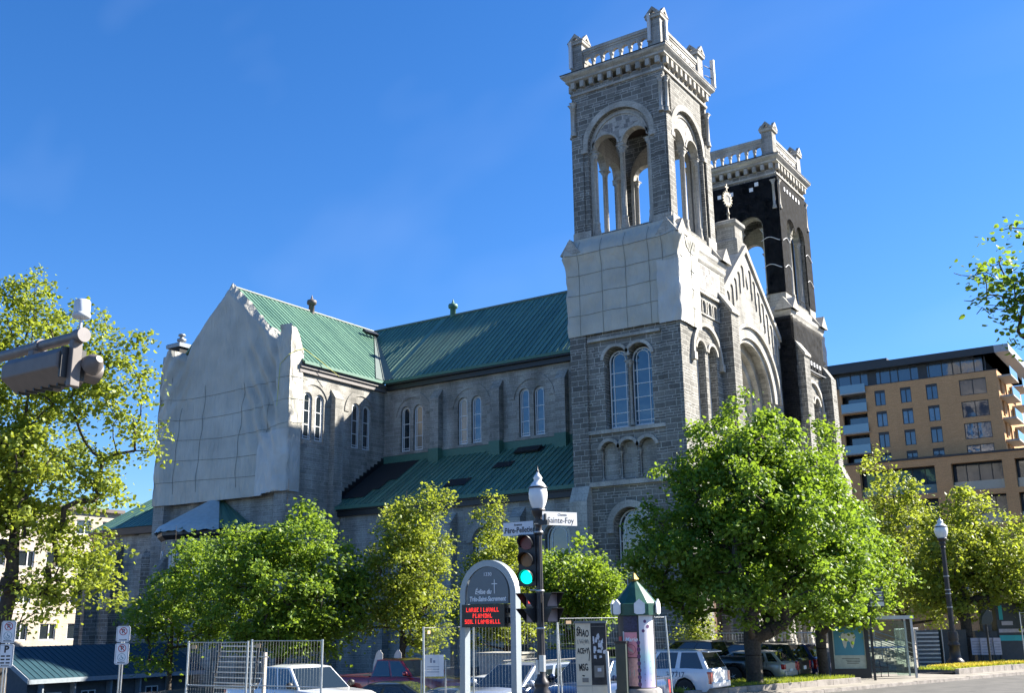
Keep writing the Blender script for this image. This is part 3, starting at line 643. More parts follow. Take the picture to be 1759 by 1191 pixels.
# tower wrap: profile path around the south face and part of the east face
tx0, ty0 = -8.1, -.18
def wrap_pt(s, z):
    """s in metres along the plan path: west return, south face, corner, east face"""
    path = [(-7.98, .6), (-7.98, -.30), (.28, -.30), (.28, 2.95)]; d = s; 
    for a, b in zip(path, path[1:]):
        l = math.dist(a, b)
        if d <= l or b == path[-1]:
            t = min(max(d/l, 0), 1.0); x = a[0]+(b[0]-a[0])*t; y = a[1]+(b[1]-a[1])*t; nx, ny = (b[1]-a[1])/l, -(b[0]-a[0])/l; break
        d -= l
    return x, y, nx, ny
WL = .90+8.26+3.25
def wrap(u, v):
    s = u*WL; zt = 28.35; zb = 21.4
    k = 0.0
    if s > 9.16: zt = 28.9-1.1*sstep((s-9.16)/2.6)-.5*math.sin(min(1, (s-9.16)/3.2)*math.pi); zb = 21.3-1.5*sstep((s-9.3)/1.5)*0.0
    zt = zt+.25*sstep((s-7.8)/1.6)*(s <= 9.16)
    z = zb+(zt-zb)*v
    x, y, nx, ny = wrap_pt(s, z)
    # belly out over the cornice at z 27 and pull in at the top
    bul = .20*max(0, 1-abs(z-27.15)/1.0)+.05
    bul -= .22*sstep((z-27.4)/.9)
    cr = math.exp(-((s-.90)/.5)**2)+math.exp(-((s-9.16)/.5)**2)
    bul += .16*cr*max(0, 1-abs(z-27.1)/1.2)
    bul += .05*nz3(s, z, 4, 1.8)*cr+.045*nz3(s, z, 0, 1.3)+.02*nz3(s*2, z*.6, 3, 2.2)
    bul += .05*abs(math.sin((z-21.4)*math.pi/1.72))*abs(math.sin(s*math.pi/1.75))
    # corner diagonal
    if abs(s-9.16) < .35: bul += 0.0
    return (x+nx*bul, y+ny*bul, z)
mb = MB(); grid(mb, wrap, 150, 90)
tarp1 = mb.build('protective_sheeting', TARP, recalc=False); tag(tarp1, 'pale grey sheeting wrapped around the near bell tower below its belfry', 'tarpaulin', 'sheeting wrapped round the stonework')
mb = MB()
def seamline(fn, pts, r=.02): mb.path([Vector(fn(*p)) for p in pts], r, 4)
def woff(u, v):
    p = Vector(wrap(u, v)); s = u*WL; x, y, nx, ny = wrap_pt(s, 0); return p+Vector((nx*.015, ny*.015, 0))
for k in range(1, 5): seamline(woff, [(i/60, k*1.42/6.95+.004*math.sin(i*.4)) for i in range(2, 59)])
for s in (1.9, 3.65, 5.45, 7.2, 8.2, 11.2): seamline(woff, [(s/WL, j/30) for j in range(0, 30)])
mb.build('seam', SEAM, tarp1)
mb = MB()
def wp(u, v):
    s = 7.75+u*3.1; z = 21.3+v*4.25; p = Vector(wrap(s/WL, (z-21.4)/6.95)); x, y, nx, ny = wrap_pt(s, 0)
    d = .06+.05*abs(nz3(s*3, z, 9, 1.5)); return (p.x+nx*d, p.y+ny*d, z+.12*math.sin(s*2)*v)
grid(mb, wp, 50, 40); mb.build('white_patch', TARPW, tarp1, recalc=False)
# transept wrap
def prof(x):   # top edge of the sheeting along x: follows the gable, lumps over the corner piers
    rl = RZ-.884*abs(x-XR)+.28+.16*mn.noise(Vector((x*1.1, 2, 0)))-.25*math.exp(-((abs(x-XR)-4.2)/1.6)**2)
    rl -= .9*math.exp(-((x+43.5)/.6)**2)
    lp = 25.45-.9*((x+45.0)/.9)**2 if x < -42.8 else -9
    rp = 25.45-1.0*((x+31.2)/1.0)**2 if x > -33.5 else -9
    if x > -31.2: rp = 25.45
    if x < -45.3: lp = 24.9
    a = max(lp, rp, rl)
    b = sorted((max(lp, rp), rl)); return a+.25*math.exp(-(b[1]-b[0])*2)
def twrap(u, v):
    S_ = 15.3; s = u*(S_+1.35+1.0)-1.0
    if s < 0: x, y, nx, ny = -45.7, -4.15-s*1.0, -1, 0; zt = 23.7
    elif s <= S_: x, y, nx, ny = -45.7+s, -4.15, 0, -1; zt = prof(x)
    else: x, y, nx, ny = -30.4, -4.15+(s-S_), 1, 0; zt = 25.2-1.9*sstep((s-S_-.35)/1.2)
    zb = 12.35+.0*s
    if s > 12.6: zb = 12.5
    z = zb+(zt-zb)*v
    if 0 <= s <= S_:
        inn = sstep((s-.9)/1.2)*sstep((S_-1.1-s)/1.2)
        y += .72*inn*(.35+.65*sstep((z-14)/8))         # sags back against the wall between the corner piers
        f = .15*math.sin((s*1.0-(25-z)*.55)*4.6+nz3(s, z, 3, .5)*2)*sstep((s-8.2)/4)*sstep((S_-.7-s)/.8)*sstep((z-14)/5)
        f += .10*math.sin((s+(25-z)*.5)*6)*sstep((4.2-s)/2.5)*sstep((z-19)/3)
        y += f
    d = .05+.07*nz3(s, z*.5, 1, .9)+.03*nz3(s*2.2, z*.7, 5, 1.7)
    cr = math.exp(-((s-S_)/.5)**2)+math.exp(-(s/.5)**2)
    d += cr*(.06*math.sin(z*2.6)+.05*nz3(s*2, z*1.3, 7, 1.0)-.10)
    if v > .955 and 1.2 < s < S_-1.2: y += (v-.955)/.045*.85*(.7+.5*abs(nz3(s*2, 0, 0, 1)))
    if z > zt-.7 and 1.5 < s < S_-1: d += .22*sstep((z-zt+.7)/.7)*(.6+.6*nz3(s*1.5, 1, 1, 1.3))
    return (x+nx*d, y+ny*d, z)
mb = MB(); grid(mb, twrap, 230, 120)
tarp2 = mb.build('protective_sheeting', TARP, recalc=False); tag(tarp2, 'pale grey sheeting covering the whole gabled end of the transept', 'tarpaulin', 'sheeting wrapped round the stonework')
mb = MB(); TU = 15.3+2.35
def toff(s, z):
    u = (s+1)/TU; P0 = Vector(twrap(u, 0)); P1 = twrap(u, 1); v = (z-P0.z)/(P1[2]-P0.z)
    p = Vector(twrap(u, max(0, min(1, v)))); 
    if s > 15.3: return p+Vector((.015, 0, 0))
    if s < 0: return p+Vector((-.015, 0, 0))
    return p+Vector((0, -.015, 0))
for k, z in enumerate((14.2, 15.9, 17.7, 19.5, 21.3)):
    seamline(toff, [(s*.25, z+.12*math.sin(s*.08+k)-.25*math.sin(s/70*math.pi)) for s in range(0, 70)])
for s, zt in ((2.2, 21), (5.0, 22.5), (9.6, 22.0), (12.6, 20.0)): seamline(toff, [(s+.06*math.sin(z), z*.4) for z in range(33, int(zt/.4))])
mb.build('seam', SEAM, tarp2)
mb = MB()
def tp(u, v):
    s = 11.9+u*4.6; z = 12.3+v*4.9; p = toff(s, z); d = .09+.04*nz3(s, z, 2, 2); return (p.x+(d if s > 15.3 else 0), p.y-(d if s <= 15.3 else 0), p.z)
grid(mb, tp, 50, 30); mb.build('white_patch', TARPW, tarp2, recalc=False)
mb = MB(); ym = plain('yellow_rope', (.55, .55, .12), .7)
mb.path([toff(14.3, 22.3)+Vector((0, -.1, 0)), toff(15.2, 22.9)+Vector((0, -.12, 0)), toff(15.7, 23.3)+Vector((.12, 0, 0)), toff(16.5, 23.6)+Vector((.1, 0, 0)), Vector((-29.9, -1.6, 22.9)), Vector((-29.6, .4, 21.9))], .025, 4)
mb.path([toff(14.3, 22.3)+Vector((0, -.1, 0)), toff(14.2, 19)+Vector((0, -.1, 0))], .02, 4); mb.build('rope', ym, tarp2)
# ragged pale sheet on the chapel roof
mb = MB()
def cs(u, v):
    a = R(172+u*148); rag = .35*abs(nz3(u*14, 0, 0, 1.0)); r = (trr+.12)*(1-v*.93); z = 9.98+(12.75-9.98)*v*.93+.05
    if v == 0: z -= .25+rag*1.6
    r *= 1-.03*(1-abs(math.cos(3*a)))
    return (tcx+r*math.cos(a), tcy+r*math.sin(a), z+.05+.05*abs(nz3(a*4, v*5, 0, 2)))
grid(mb, cs, 70, 16)
o = mb.build('roof_sheet', plain('snow_white_plastic_sheet', (.36, .41, .41), .4, bump=.6, nscale=3), recalc=False); tag(o, 'torn translucent white sheet over the low conical chapel roof', 'plastic sheet')

# black netting on the far tower: panels with the belfry openings left free
NET = plain('black_debris_netting', (.009, .010, .012), .9, var=.7, nscale=2.2, bump=1.0, spec=.1)
_t = NET.node_tree; _tr = _t.nodes.new('ShaderNodeBsdfTransparent'); _mx = _t.nodes.new('ShaderNodeMixShader'); _mx.inputs[0].default_value = .88
_t.links.new(_tr.outputs[0], _mx.inputs[1]); _t.links.new(_t.nodes['Principled BSDF'].outputs[0], _mx.inputs[2]); _t.links.new(_mx.outputs[0], _t.nodes['Material Output'].inputs['Surface'])
cy2 = 25.5; hb = 3.62; cx2 = -3.88
mb = MB()
for F, u in ((FS(cy2-hb-.16), cx2), (FE(cx2+hb+.16), cy2)):
    op = [(u-2.05, 28.9), (u+2.05, 28.9)]+arc(u, 34.6, 2.05, 0, 180, 14)
    mb.extr(F, rect(u-hb-.16, u+hb+.16, 28.9, 39.2)[:], [[(u-2.25, 28.95), (u+2.25, 28.95)]+arc(u+1.17, 34.95, 1.08, 0, 170, 10)+arc(u-1.17, 34.95, 1.08, 10, 180, 10)], -.012, .012)
def e_low(u, v):
    y = cy2-4.0-.15+u*8.3; z = 22.6+v*4.0
    return (.12+.24+.08*nz3(y, z, 0, 1.5), y, z)
grid(mb, e_low, 40, 20)
def s_low(u, v):
    x = -3.4+u*3.85; z = 17.5+(1-u)*2+v*(9.2-(1-u)*2)
    return (x, 21.5-.28-.08*nz3(x, z, 0, 1.5), z)
grid(mb, s_low, 20, 30)
net = mb.build('debris_netting', NET, recalc=False); tag(net, 'black debris netting hung around the belfry and shaft of the far bell tower', 'netting')
mb = MB(); Fe = FE(cx2+hb+.2); Fn = FS(cy2-hb-.2)
for k in range(6): mb.fbox(Fe, 23.2+k*.72, 23.45+k*.72, 38.3-.0*k, 38.65, -.005, .02)
for u in (-6.6, -5.3, -4.2, -2.4, -1.9): mb.fbox(Fn, u-.17, u+.17, 38.25+(.4 if u == -1.9 else 0), 38.6+(.4 if u == -1.9 else 0), -.005, .02)
F3 = FE(.12+.30)
for k in range(6): mb.fbox(F3, 23.0+k*.75, 23.3+k*.75, 23.1, 23.45, .12, .15)
mb.build('tie_patch', WHITE, net)
mb = MB()
for F, u in ((FS(cy2-hb-.16), cx2), (FE(cx2+hb+.16), cy2)):
    for z in (31.2, 33.6): 
        for s_ in (-1, 1): mb.path([Vector(F(u+s_*(2.05+k*.2), z+.25*math.sin(k*.5), .09)) for k in range(9)], .03, 4)
mb.path([Vector((.62, 21.4+k*.4, 22.7-.12*math.sin(k/20*math.pi))) for k in range(21)], .03, 4)
mb.build('strap', WHITE, net)

# antenna panels clamped on the near tower's posts
am = plain('antenna_grey_plastic', (.55, .57, .58), .5)
for (x, y, z0, z1, wd, lab) in ((-1.05, .13, 41.8, 43.9, .2, 'tall slim antenna panel on the near corner post, left side'), (-.14, .95, 41.9, 43.5, .16, 'slim antenna panel on the sunlit side of the near corner post'), (.15, 8.3, 41.4, 43.7, .3, 'big white antenna panel beyond the right corner post of the near tower'), (-7.40, .13, 41.7, 43.8, .22, 'antenna panel on the left corner post of the near tower')):
    m_ = MB(); m_.box(x-wd/2, x+wd/2, y-.1, y+.1, z0, z1); o = thing('antenna_panel', lab, 'antenna', (0, 0, 0), 0, 'antenna panels on the tower top')
    m_.build('panel', am, o); b = MB(); b.tube((x, y+.1, (z0+z1)/2+.4), (x-.3*(1 if x > -2 else -1), y+.4 if y < 4 else y-.9, (z0+z1)/2+.4), .03); b.tube((x, y+.1, (z0+z1)/2-.4), (x-.3*(1 if x > -2 else -1), y+.4 if y < 4 else y-.9, (z0+z1)/2-.4), .03); b.build('bracket', DARKMETAL, o)
# ------------------------------------------------------------------ ground, street, pavement
def at(px, d):
    """ground point under column px of the photograph, d metres away"""
    v = Vector(((px-879.5)/1818.6, -(1067-595.5)/1818.6, -1.0)); v = cam.matrix_world.to_3x3() @ v
    l = math.hypot(v.x, v.y); return CAM.x+v.x/l*d, CAM.y+v.y/l*d
def groundmat(name, a, b, sc=1.2, bump=.3, rough=.9, fine=60):
    m, nt, p = newmat(name); N = nt.nodes.new; L = nt.links.new
    t = N('ShaderNodeTexCoord'); n = N('ShaderNodeTexNoise'); n.inputs['Scale'].default_value = sc; n.inputs['Detail'].default_value = 8; L(t.outputs['Object'], n.inputs[0])
    c = N('ShaderNodeValToRGB'); c.color_ramp.elements[0].position = .35; c.color_ramp.elements[0].color = (*a, 1); c.color_ramp.elements[1].position = .65; c.color_ramp.elements[1].color = (*b, 1); L(n.outputs[0], c.inputs[0])
    f = N('ShaderNodeTexNoise'); f.inputs['Scale'].default_value = fine; f.inputs['Detail'].default_value = 2; L(t.outputs['Object'], f.inputs[0])
    mx = N('ShaderNodeMix'); mx.data_type = 'RGBA'; mx.blend_type = 'OVERLAY'; mx.inputs['Factor'].default_value = .5; L(c.outputs[0], mx.inputs['A']); L(f.outputs[0], mx.inputs['B']); L(mx.outputs['Result'], p.inputs['Base Color'])
    bm = N('ShaderNodeBump'); bm.inputs['Strength'].default_value = bump; bm.inputs['Distance'].default_value = .01; L(f.outputs[0], bm.inputs['Height']); L(bm.outputs[0], p.inputs['Normal'])
    p.inputs['Roughness'].default_value = rough; return m
ASPH = groundmat('asphalt', (.055, .054, .052), (.085, .082, .078)); LOT = groundmat('lot_asphalt', (.05, .05, .05), (.075, .073, .07))
CONC = groundmat('pavement_concrete', (.17, .155, .135), (.25, .23, .20)); KERB = groundmat('granite_kerb', (.20, .18, .16), (.32, .29, .26), 3, .5)
SOIL = groundmat('turf', (.03, .05, .015), (.06, .09, .02), 4, .5)
cx_ = sorted(set([-2500, -800, -300, -150, -100]+list(range(-80, 60, 4))+[12, 13, 13.6, 14.3, 70, 100, 200, 600, 2500])); cy_ = sorted(set([-2500, -600, -200, -100]+list(range(-80, 50, 4))+[-42, -43, -41, 60, 100, 200, 600, 2500]))
mb = MB(); nx_ = len(cx_)
mb.add([(x, y, gh(x, y)-.006) for y in cy_ for x in cx_], [(j*nx_+i, j*nx_+i+1, (j+1)*nx_+i+1, (j+1)*nx_+i) for j in range(len(cy_)-1) for i in range(nx_-1)], True)
tag(mb.build('ground', LOT, recalc=False), kind='structure')
K0 = Vector((13.2, -16.45)); KT = Vector((4.55, 15.7)).normalized(); KN = Vector((-KT.y, KT.x))   # KN points to the church side
def KP(s, o, z): p = K0+KT*s+KN*o; return (p.x, p.y, z+gh(p.x, p.y))
def strip(o0, o1, z, s0, s1, n=60, th=None):
    mb = MB(); vs = []
    for i in range(n+1):
        s = s0+(s1-s0)*i/n; vs += [KP(s, o0, z), KP(s, o1, z)]
    mb.add(vs, [(2*i, 2*i+1, 2*i+3, 2*i+2) for i in range(n)]); return mb
tag(strip(0.0, -12, .004, -19, 160).build('road', ASPH, recalc=False), kind='structure')
tag(strip(.14, 1.55, .12, -19, 160).build('pavement', CONC, recalc=False), kind='structure')
tag(strip(1.55, 5.2, .118, 4.5, 12.5).build('pavement', CONC, recalc=False), kind='structure')
def kerb(o0, o1, s0, s1, z0, z1, name='kerb'):
    mb = MB(); s = s0
    rnd = random.Random(3)
    while s < s1:
        e = min(s+1.15, s1); g = .012
        a, b, c, d = KP(s+g, o0, 0), KP(e-g, o0, 0), KP(e-g, o1, 0), KP(s+g, o1, 0)
        dz = rnd.uniform(-.012, .012)
        mb.add([(*p[:2], p[2]+z0) for p in (a, b, c, d)]+[(*p[:2], p[2]+z1+dz) for p in (a, b, c, d)], [(0, 1, 2, 3), (4, 5, 6, 7), (0, 1, 5, 4), (1, 2, 6, 5), (2, 3, 7, 6), (3, 0, 4, 7)]); s = e
    return tag(mb.build(name, KERB), kind='structure')
kerb(-.04, .14, -19, 80, -.1, .135)
kerb(1.4, 1.6, -7, 4.3, .1, .34); kerb(1.4, 1.6, 12.7, 22.5, .1, .38)
def bed(o0, o1, s0, s1, z, name):
    mb = MB(); n = 30; m2 = 6
    vs = [KP(s0+(s1-s0)*i/n, o0+(o1-o0)*j/m2, z+.10*math.sin(math.pi*j/m2)*math.sin(math.pi*i/n)**.5+.0) for i in range(n+1) for j in range(m2+1)]
    mb.add(vs, [(i*(m2+1)+j, i*(m2+1)+j+1, (i+1)*(m2+1)+j+1, (i+1)*(m2+1)+j) for i in range(n) for j in range(m2)], True)
    return tag(mb.build(name, SOIL, recalc=False), kind='structure')
bed(1.58, 4.2, -7, 4.3, .26, 'planting_bed'); bed(1.58, 3.6, 12.7, 22.5, .30, 'planting_bed')
# church forecourt: platform, stairs, rails
mb = MB(); mb.box(.2, 8.6, -.5, 27.5, -.5, 1.0); tag(mb.build('terrace', CONC), 'pale stone terrace raised in front of the church doors', 'terrace')
mb = MB()
for k in range(6): mb.box(8.6+k*.42, 8.6+(k+1)*.42, 1.2, 22.5, -.4, 1.0-(k+1)*.155)
tag(mb.build('stairs', KERB), 'broad stone steps climbing to the church terrace behind the bus shelter', 'stairs')
RAIL = plain('galvanised_rail', (.42, .43, .43), .35, .7)
def railing(name, label, p0, p1, n, h=1.05, z0=1.0, z1=1.0, infill=4, verticals=False):
    o = thing(name, label, 'railing', (0, 0, 0), 0, 'metal railings of the church terrace')
    a = Vector((p0[0], p0[1], z0)); b = Vector((p1[0], p1[1], z1)); u = Vector((0, 0, 1))
    m_ = MB(); m_.tube(a+u*h, b+u*h, .035)
    m_.build('handrail', RAIL, o)
    for k in range(n+1): m_ = MB(); p = a.lerp(b, k/n); m_.tube(p, p+u*h, .03); m_.build('post', RAIL, o)
    m_ = MB()
    if verticals:
        for k in range(n*8): p = a.lerp(b, k/n/8); m_.tube(p+u*.1, p+u*h, .012, n=4)
    else:
        for k in range(1, infill): m_.tube(a+u*h*k/infill, b+u*h*k/infill, .018, n=4)
    m_.build('bars', RAIL, o)
railing('railing', 'long grey rail along the terrace edge behind the parked cars', (8.5, -.4), (8.5, 6.5), 5)
railing('railing', 'short end rail of the terrace nearest the tower', (1.0, -.4), (8.4, -.4), 5, verticals=True)
railing('railing', 'sloping handrail beside the top of the church steps', (8.6, 6.6), (11.2, 6.6), 2, z1=.1)
railing('railing', 'sloping handrail at the foot of the steps by the bus shelter', (8.6, 3.2), (11.2, 3.2), 2, z1=.1)
railing('railing', 'white railing of upright bars far along the terrace', (8.4, 12.0), (8.4, 18.0), 5, verticals=True)
# ------------------------------------------------------------------ trees
def leafmat(name, dark, light, trans, tcol):
    m, nt, p = newmat(name); N = nt.nodes.new; L = nt.links.new
    g = N('ShaderNodeNewGeometry'); t = N('ShaderNodeTexCoord'); n = N('ShaderNodeTexNoise'); n.inputs['Scale'].default_value = .55; n.inputs['Detail'].default_value = 2; L(t.outputs['Object'], n.inputs[0])
    ma = N('ShaderNodeMath'); ma.operation = 'MULTIPLY_ADD'; ma.inputs[1].default_value = .55; L(g.outputs['Random Per Island'], ma.inputs[0])
    r = N('ShaderNodeMapRange'); r.inputs[1].default_value = .3; r.inputs[2].default_value = .7; r.inputs[3].default_value = 0; r.inputs[4].default_value = .45; L(n.outputs[0], r.inputs[0]); L(r.outputs[0], ma.inputs[2])
    c = N('ShaderNodeValToRGB'); c.color_ramp.elements[0].color = (*dark, 1); c.color_ramp.elements[1].color = (*light, 1); L(ma.outputs[0], c.inputs[0])
    L(c.outputs[0], p.inputs['Base Color']); p.inputs['Roughness'].default_value = .5; p.inputs['Specular IOR Level'].default_value = .35
    tr = N('ShaderNodeBsdfTranslucent'); tr.inputs['Color'].default_value = (*tcol, 1)
    mx = N('ShaderNodeMixShader'); mx.inputs[0].default_value = trans; out = nt.nodes['Material Output']
    L(p.outputs[0], mx.inputs[1]); L(tr.outputs[0], mx.inputs[2]); L(mx.outputs[0], out.inputs['Surface'])
    return m
LEAF_MAPLE = leafmat('maple_leaves', (.04, .10, .012), (.145, .23, .03), .34, (.32, .48, .035))
LEAF_YEL = leafmat('spring_leaves', (.075, .12, .012), (.25, .29, .045), .36, (.46, .54, .05))
LEAF_MID = leafmat('fresh_leaves', (.05, .11, .012), (.17, .25, .035), .34, (.36, .52, .04))
LEAF_OLIVE = leafmat('yellowish_leaves', (.07, .10, .012), (.17, .20, .03), .3, (.34, .40, .04))
BARK = plain('bark', (.055, .045, .036), .95, var=.4, nscale=12, bump=1.0)
def leaves_mesh(name, C_, S_, rs, parent, mat, droop=.35):
    """C_: (n,3) centres, S_: (n,) sizes; six-cornered folded leaves with random drooping poses"""
    n = len(C_); base = np.array([[0, 0, 0], [.46, .22, .10], [.40, .72, .08], [0, 1.05, -.12], [-.40, .72, .08], [-.46, .22, .10]])
    az = rs.uniform(0, 2*np.pi, n); pit = rs.normal(-droop, .55, n); rol = rs.normal(0, .5, n)
    ca, sa = np.cos(az), np.sin(az); cp, sp = np.cos(pit), np.sin(pit); cr_, sr = np.cos(rol), np.sin(rol)
    f = np.stack([ca*cp, sa*cp, sp], 1); r = np.stack([-sa, ca, 0*ca], 1); u = np.cross(r, f)
    r2 = r*cr_[:, None]+u*sr[:, None]; u2 = u*cr_[:, None]-r*sr[:, None]
    V = C_[:, None, :]+S_[:, None, None]*(base[None, :, 0:1]*r2[:, None, :]+base[None, :, 1:2]*f[:, None, :]+base[None, :, 2:3]*u2[:, None, :])
    idx = np.arange(n)[:, None]*6; F = np.concatenate([idx+np.array([0, 1, 2, 3]), idx+np.array([0, 3, 4, 5])], 1).reshape(-1, 4)
    me = bpy.data.meshes.new(name); me.vertices.add(n*6); me.vertices.foreach_set('co', V.astype('f').ravel())
    me.loops.add(F.size); me.loops.foreach_set('vertex_index', F.astype('i').ravel()); me.polygons.add(len(F))
    me.polygons.foreach_set('loop_start', np.arange(len(F), dtype='i')*4); me.polygons.foreach_set('loop_total', np.full(len(F), 4, 'i')); me.update(calc_edges=True)
    me.materials.append(mat); o = bpy.data.objects.new(name, me); scene.collection.objects.link(o); o.parent = parent; return o
def tree(name, label, cat, base, lobes, trunk, nclump, per, size, mat, seed, spread=.45, rt=.18, bare=0, group='maples around the church', droop=.35, shell=.55, limb=None):
    """base (x,y,z); lobes [(dx,dy,z,rx,ry,rz)]; trunk = height where limbs start"""
    rs = np.random.RandomState(seed); root = thing(name, label, cat, base, 0, group)
    L_ = np.array(lobes, float); vol = L_[:, 3]*L_[:, 4]*L_[:, 5]; pick = rs.choice(len(L_), nclump, p=vol/vol.sum())
    d = rs.normal(size=(nclump, 3)); d /= np.linalg.norm(d, axis=1)[:, None]; rad = rs.uniform(0, 1, nclump)**(shell*.6)
    lump = 1+.16*np.sin(d[:, 0]*5+pick*2.1+seed)+.12*np.sin(d[:, 2]*7+d[:, 1]*6+seed*1.7)
    Cc = L_[pick, :3]+d*L_[pick, 3:6]*(rad*lump)[:, None]
    Cc = Cc[Cc[:, 2] > trunk*.55]
    # skeleton
    nodes = [np.array([0, 0, -.4])]; par = [-1]; nseg = 6
    topz = max(L_[:, 2]+L_[:, 5]*.55)
    for k in range(1, nseg+1):
        t = k/nseg; nodes.append(np.array([rs.normal(0, .05)*t*topz*.2, rs.normal(0, .05)*t*topz*.2, trunk*min(1, t*2) if t <= .5 else trunk+(topz-trunk)*(t-.5)*2])); par.append(k-1)
    order = np.argsort(np.linalg.norm(Cc-np.array([0, 0, trunk*1.0]), axis=1)); nd = len(nodes)
    for i in order:
        c = Cc[i]; A = np.array(nodes[2:]); dd = np.linalg.norm(A-c, axis=1)+np.maximum(0, A[:, 2]-c[2])*1.2
        j = int(np.argmin(dd))+2; a = nodes[j]; l = np.linalg.norm(c-a)
        if l < .15: continue
        m1 = a*.5+c*.5+rs.normal(0, .07, 3)*l+np.array([0, 0, .06*l]); nodes.append(m1); par.append(j); nodes.append(c); par.append(len(nodes)-2)
    cnt = np.zeros(len(nodes))
    for i in range(len(nodes)-1, -1, -1):
        cnt[i] += 1
        if par[i] >= 0: cnt[par[i]] += cnt[i]
    rad_ = np.clip(rt*(cnt/cnt[1])**.5, .008, rt)
    mb = MB(); N_ = [Vector(p) for p in nodes]
    for i in range(1, len(nodes)):
        p = par[i]; r1 = rad_[i]; r0 = rad_[p] if i <= nseg else min(rad_[p], r1*1.5)
        if r1 < .012 and rs.rand() < .35 and bare == 0: continue
        mb.tube(N_[p], N_[i], r0*(1.25 if p == 0 else 1), r1, 8 if r1 > .06 else 4)
    for k in range(bare):
        i = rs.randint(nd, len(nodes)); v = N_[i]; o = Vector((v.x, v.y, 0)).normalized() if v.xy.length > .1 else Vector((1, 0, 0)); prev = v
        for q in range(5):
            nx = prev+Vector((o.x*.13, o.y*.13, rs.normal(0, .07))); mb.tube(prev, nx, .009, .007, 4); prev = nx
    mb.build('trunk', BARK, root, recalc=False)
    n = len(Cc)*per; ci = np.repeat(np.arange(len(Cc)), per)
    off = rs.normal(0, 1, (n, 3))*np.array([spread, spread, spread*.6]); P = Cc[ci]+off; P[:, 2] -= .18*(off[:, 0]**2+off[:, 1]**2)/max(spread, .1)
    sz = size*rs.uniform(.6, 1.25, n)*(.8+.4*rs.rand(len(Cc))[ci])
    leaves_mesh('crown', P, sz, rs, root, mat, droop)
    return root
def loc(px, d): x, y = at(px, d); return (x, y, gh(x, y))
# camera-side axes for shaping crowns only: r = to the right in plan
rr = Vector((.832, .555, 0)); ff = Vector((-.555, .832, 0))
def lobe(a, b, z, ra, rb, rz): v = rr*a+ff*b; return (v.x, v.y, z, (ra+rb)/2, (ra+rb)/2, rz)
tree('maple_tree', 'largest maple, dense dark green crown in front of the near tower and portal', 'tree', loc(1290, 46.2),
     [lobe(.1, 0, 5.4, 4.6, 4.6, 2.6), lobe(.3, 0, 8.2, 3.6, 3.6, 2.7), lobe(-3.0, 0, 5.6, 2.0, 2.4, 1.8), lobe(3.2, .5, 5.2, 2.6, 2.6, 2.3), lobe(-.1, 0, 10.5, 2.2, 2.2, 1.9), lobe(1.7, 0, 9.7, 1.6, 1.6, 1.6), lobe(-1.7, 0, 9.2, 1.5, 1.5, 1.4), lobe(-.5, 0, 3.9, 3.6, 3.6, 1.2), lobe(2.6, 1, 8.2, 2.2, 2.2, 2.2)],
     2.1, 580, 105, .155, LEAF_MAPLE, 11, .29, .34, droop=.55)
tree('maple_tree', 'dense maple crown with a bright right flank, just left of the bus shelter', 'tree', loc(1408, 53),
     [lobe(.8, 0, 6.2, 2.5, 2.5, 3.0), lobe(1.0, 0, 9.7, 1.3, 1.3, 2.2), lobe(1.5, 0, 5.0, 2.3, 2.3, 1.8), lobe(.4, 0, 3.7, 2.6, 2.6, 1.1)],
     2.2, 300, 95, .155, LEAF_MID, 12, .30, .24, droop=.55)
tree('maple_tree', 'light green tree behind the bus shelter, in front of the brick flats', 'tree', loc(1560, 72),
     [lobe(0, 0, 7.6, 2.9, 2.9, 3.6), lobe(-.8, 0, 11.2, 1.3, 1.3, 1.8), lobe(.8, 0, 10.6, 1.0, 1.0, 1.4), lobe(1.6, 0, 4.8, 2.6, 2.6, 2.2), lobe(-2, 0, 5.0, 2.6, 2.6, 2.4)],
     2.4, 250, 66, .19, LEAF_YEL, 13, .38, .22)
tree('maple_tree', 'yellow-green tree at the right edge behind the tall street lamp', 'tree', loc(1658, 67),
     [lobe(.5, 0, 5.8, 3.2, 3.2, 2.9), lobe(.6, 0, 8.6, 1.4, 1.4, 1.7), lobe(2.8, 0, 6.0, 2.8, 2.8, 2.6), lobe(4.6, 0, 4.6, 2.4, 2.4, 2.2), lobe(-1.8, 0, 4.4, 1.8, 1.8, 1.7)],
     2.6, 330, 66, .18, LEAF_YEL, 14, .36, .3)
tree('shrub', 'small yellow-green bush growing before the pale portal columns', 'bush', (1.9, -3.6, 0),
     [(0, 0, 1.6, 1.0, 1.0, 1.7), (-.9, -.4, 1.6, .5, .5, 1.3), (.4, .3, 2.9, .5, .5, .7)], .3, 90, 26, .13, LEAF_YEL, 15, .25, .06, group='bushes')
tree('maple_tree', 'small light tree with an uneven crown at the left end of the row', 'tree', loc(297, 58),
     [lobe(1.0, 0, 4.2, 2.9, 2.9, 2.0), lobe(1.2, 0, 6.2, 1.7, 1.7, 1.5), lobe(-1.2, 0, 3.4, 1.2, 1.2, 1.2), lobe(.6, 0, 7.6, .6, .6, .9), lobe(-.8, 0, 1.6, 1.3, 1.3, .6)],
     1.0, 170, 62, .16, LEAF_MID, 16, .30, .12)
tree('maple_tree', 'broad dense maple with a thin top shoot, in front of the transept', 'tree', loc(482, 54),
     [lobe(.3, 0, 4.6, 3.6, 3.6, 2.4), lobe(-1.8, 0, 6.4, 2.2, 2.2, 1.5), lobe(.6, 0, 7.0, 2.1, 2.1, 1.7), lobe(2.8, 0, 4.8, 1.5, 1.5, 2.3), lobe(-.2, 0, 8.3, .8, .8, 1.0), lobe(-.6, 0, 9.6, .42, .42, .6), lobe(.9, 0, 2.6, 3.2, 3.2, 1.2)],
     1.2, 310, 80, .165, LEAF_MID, 17, .32, .2)
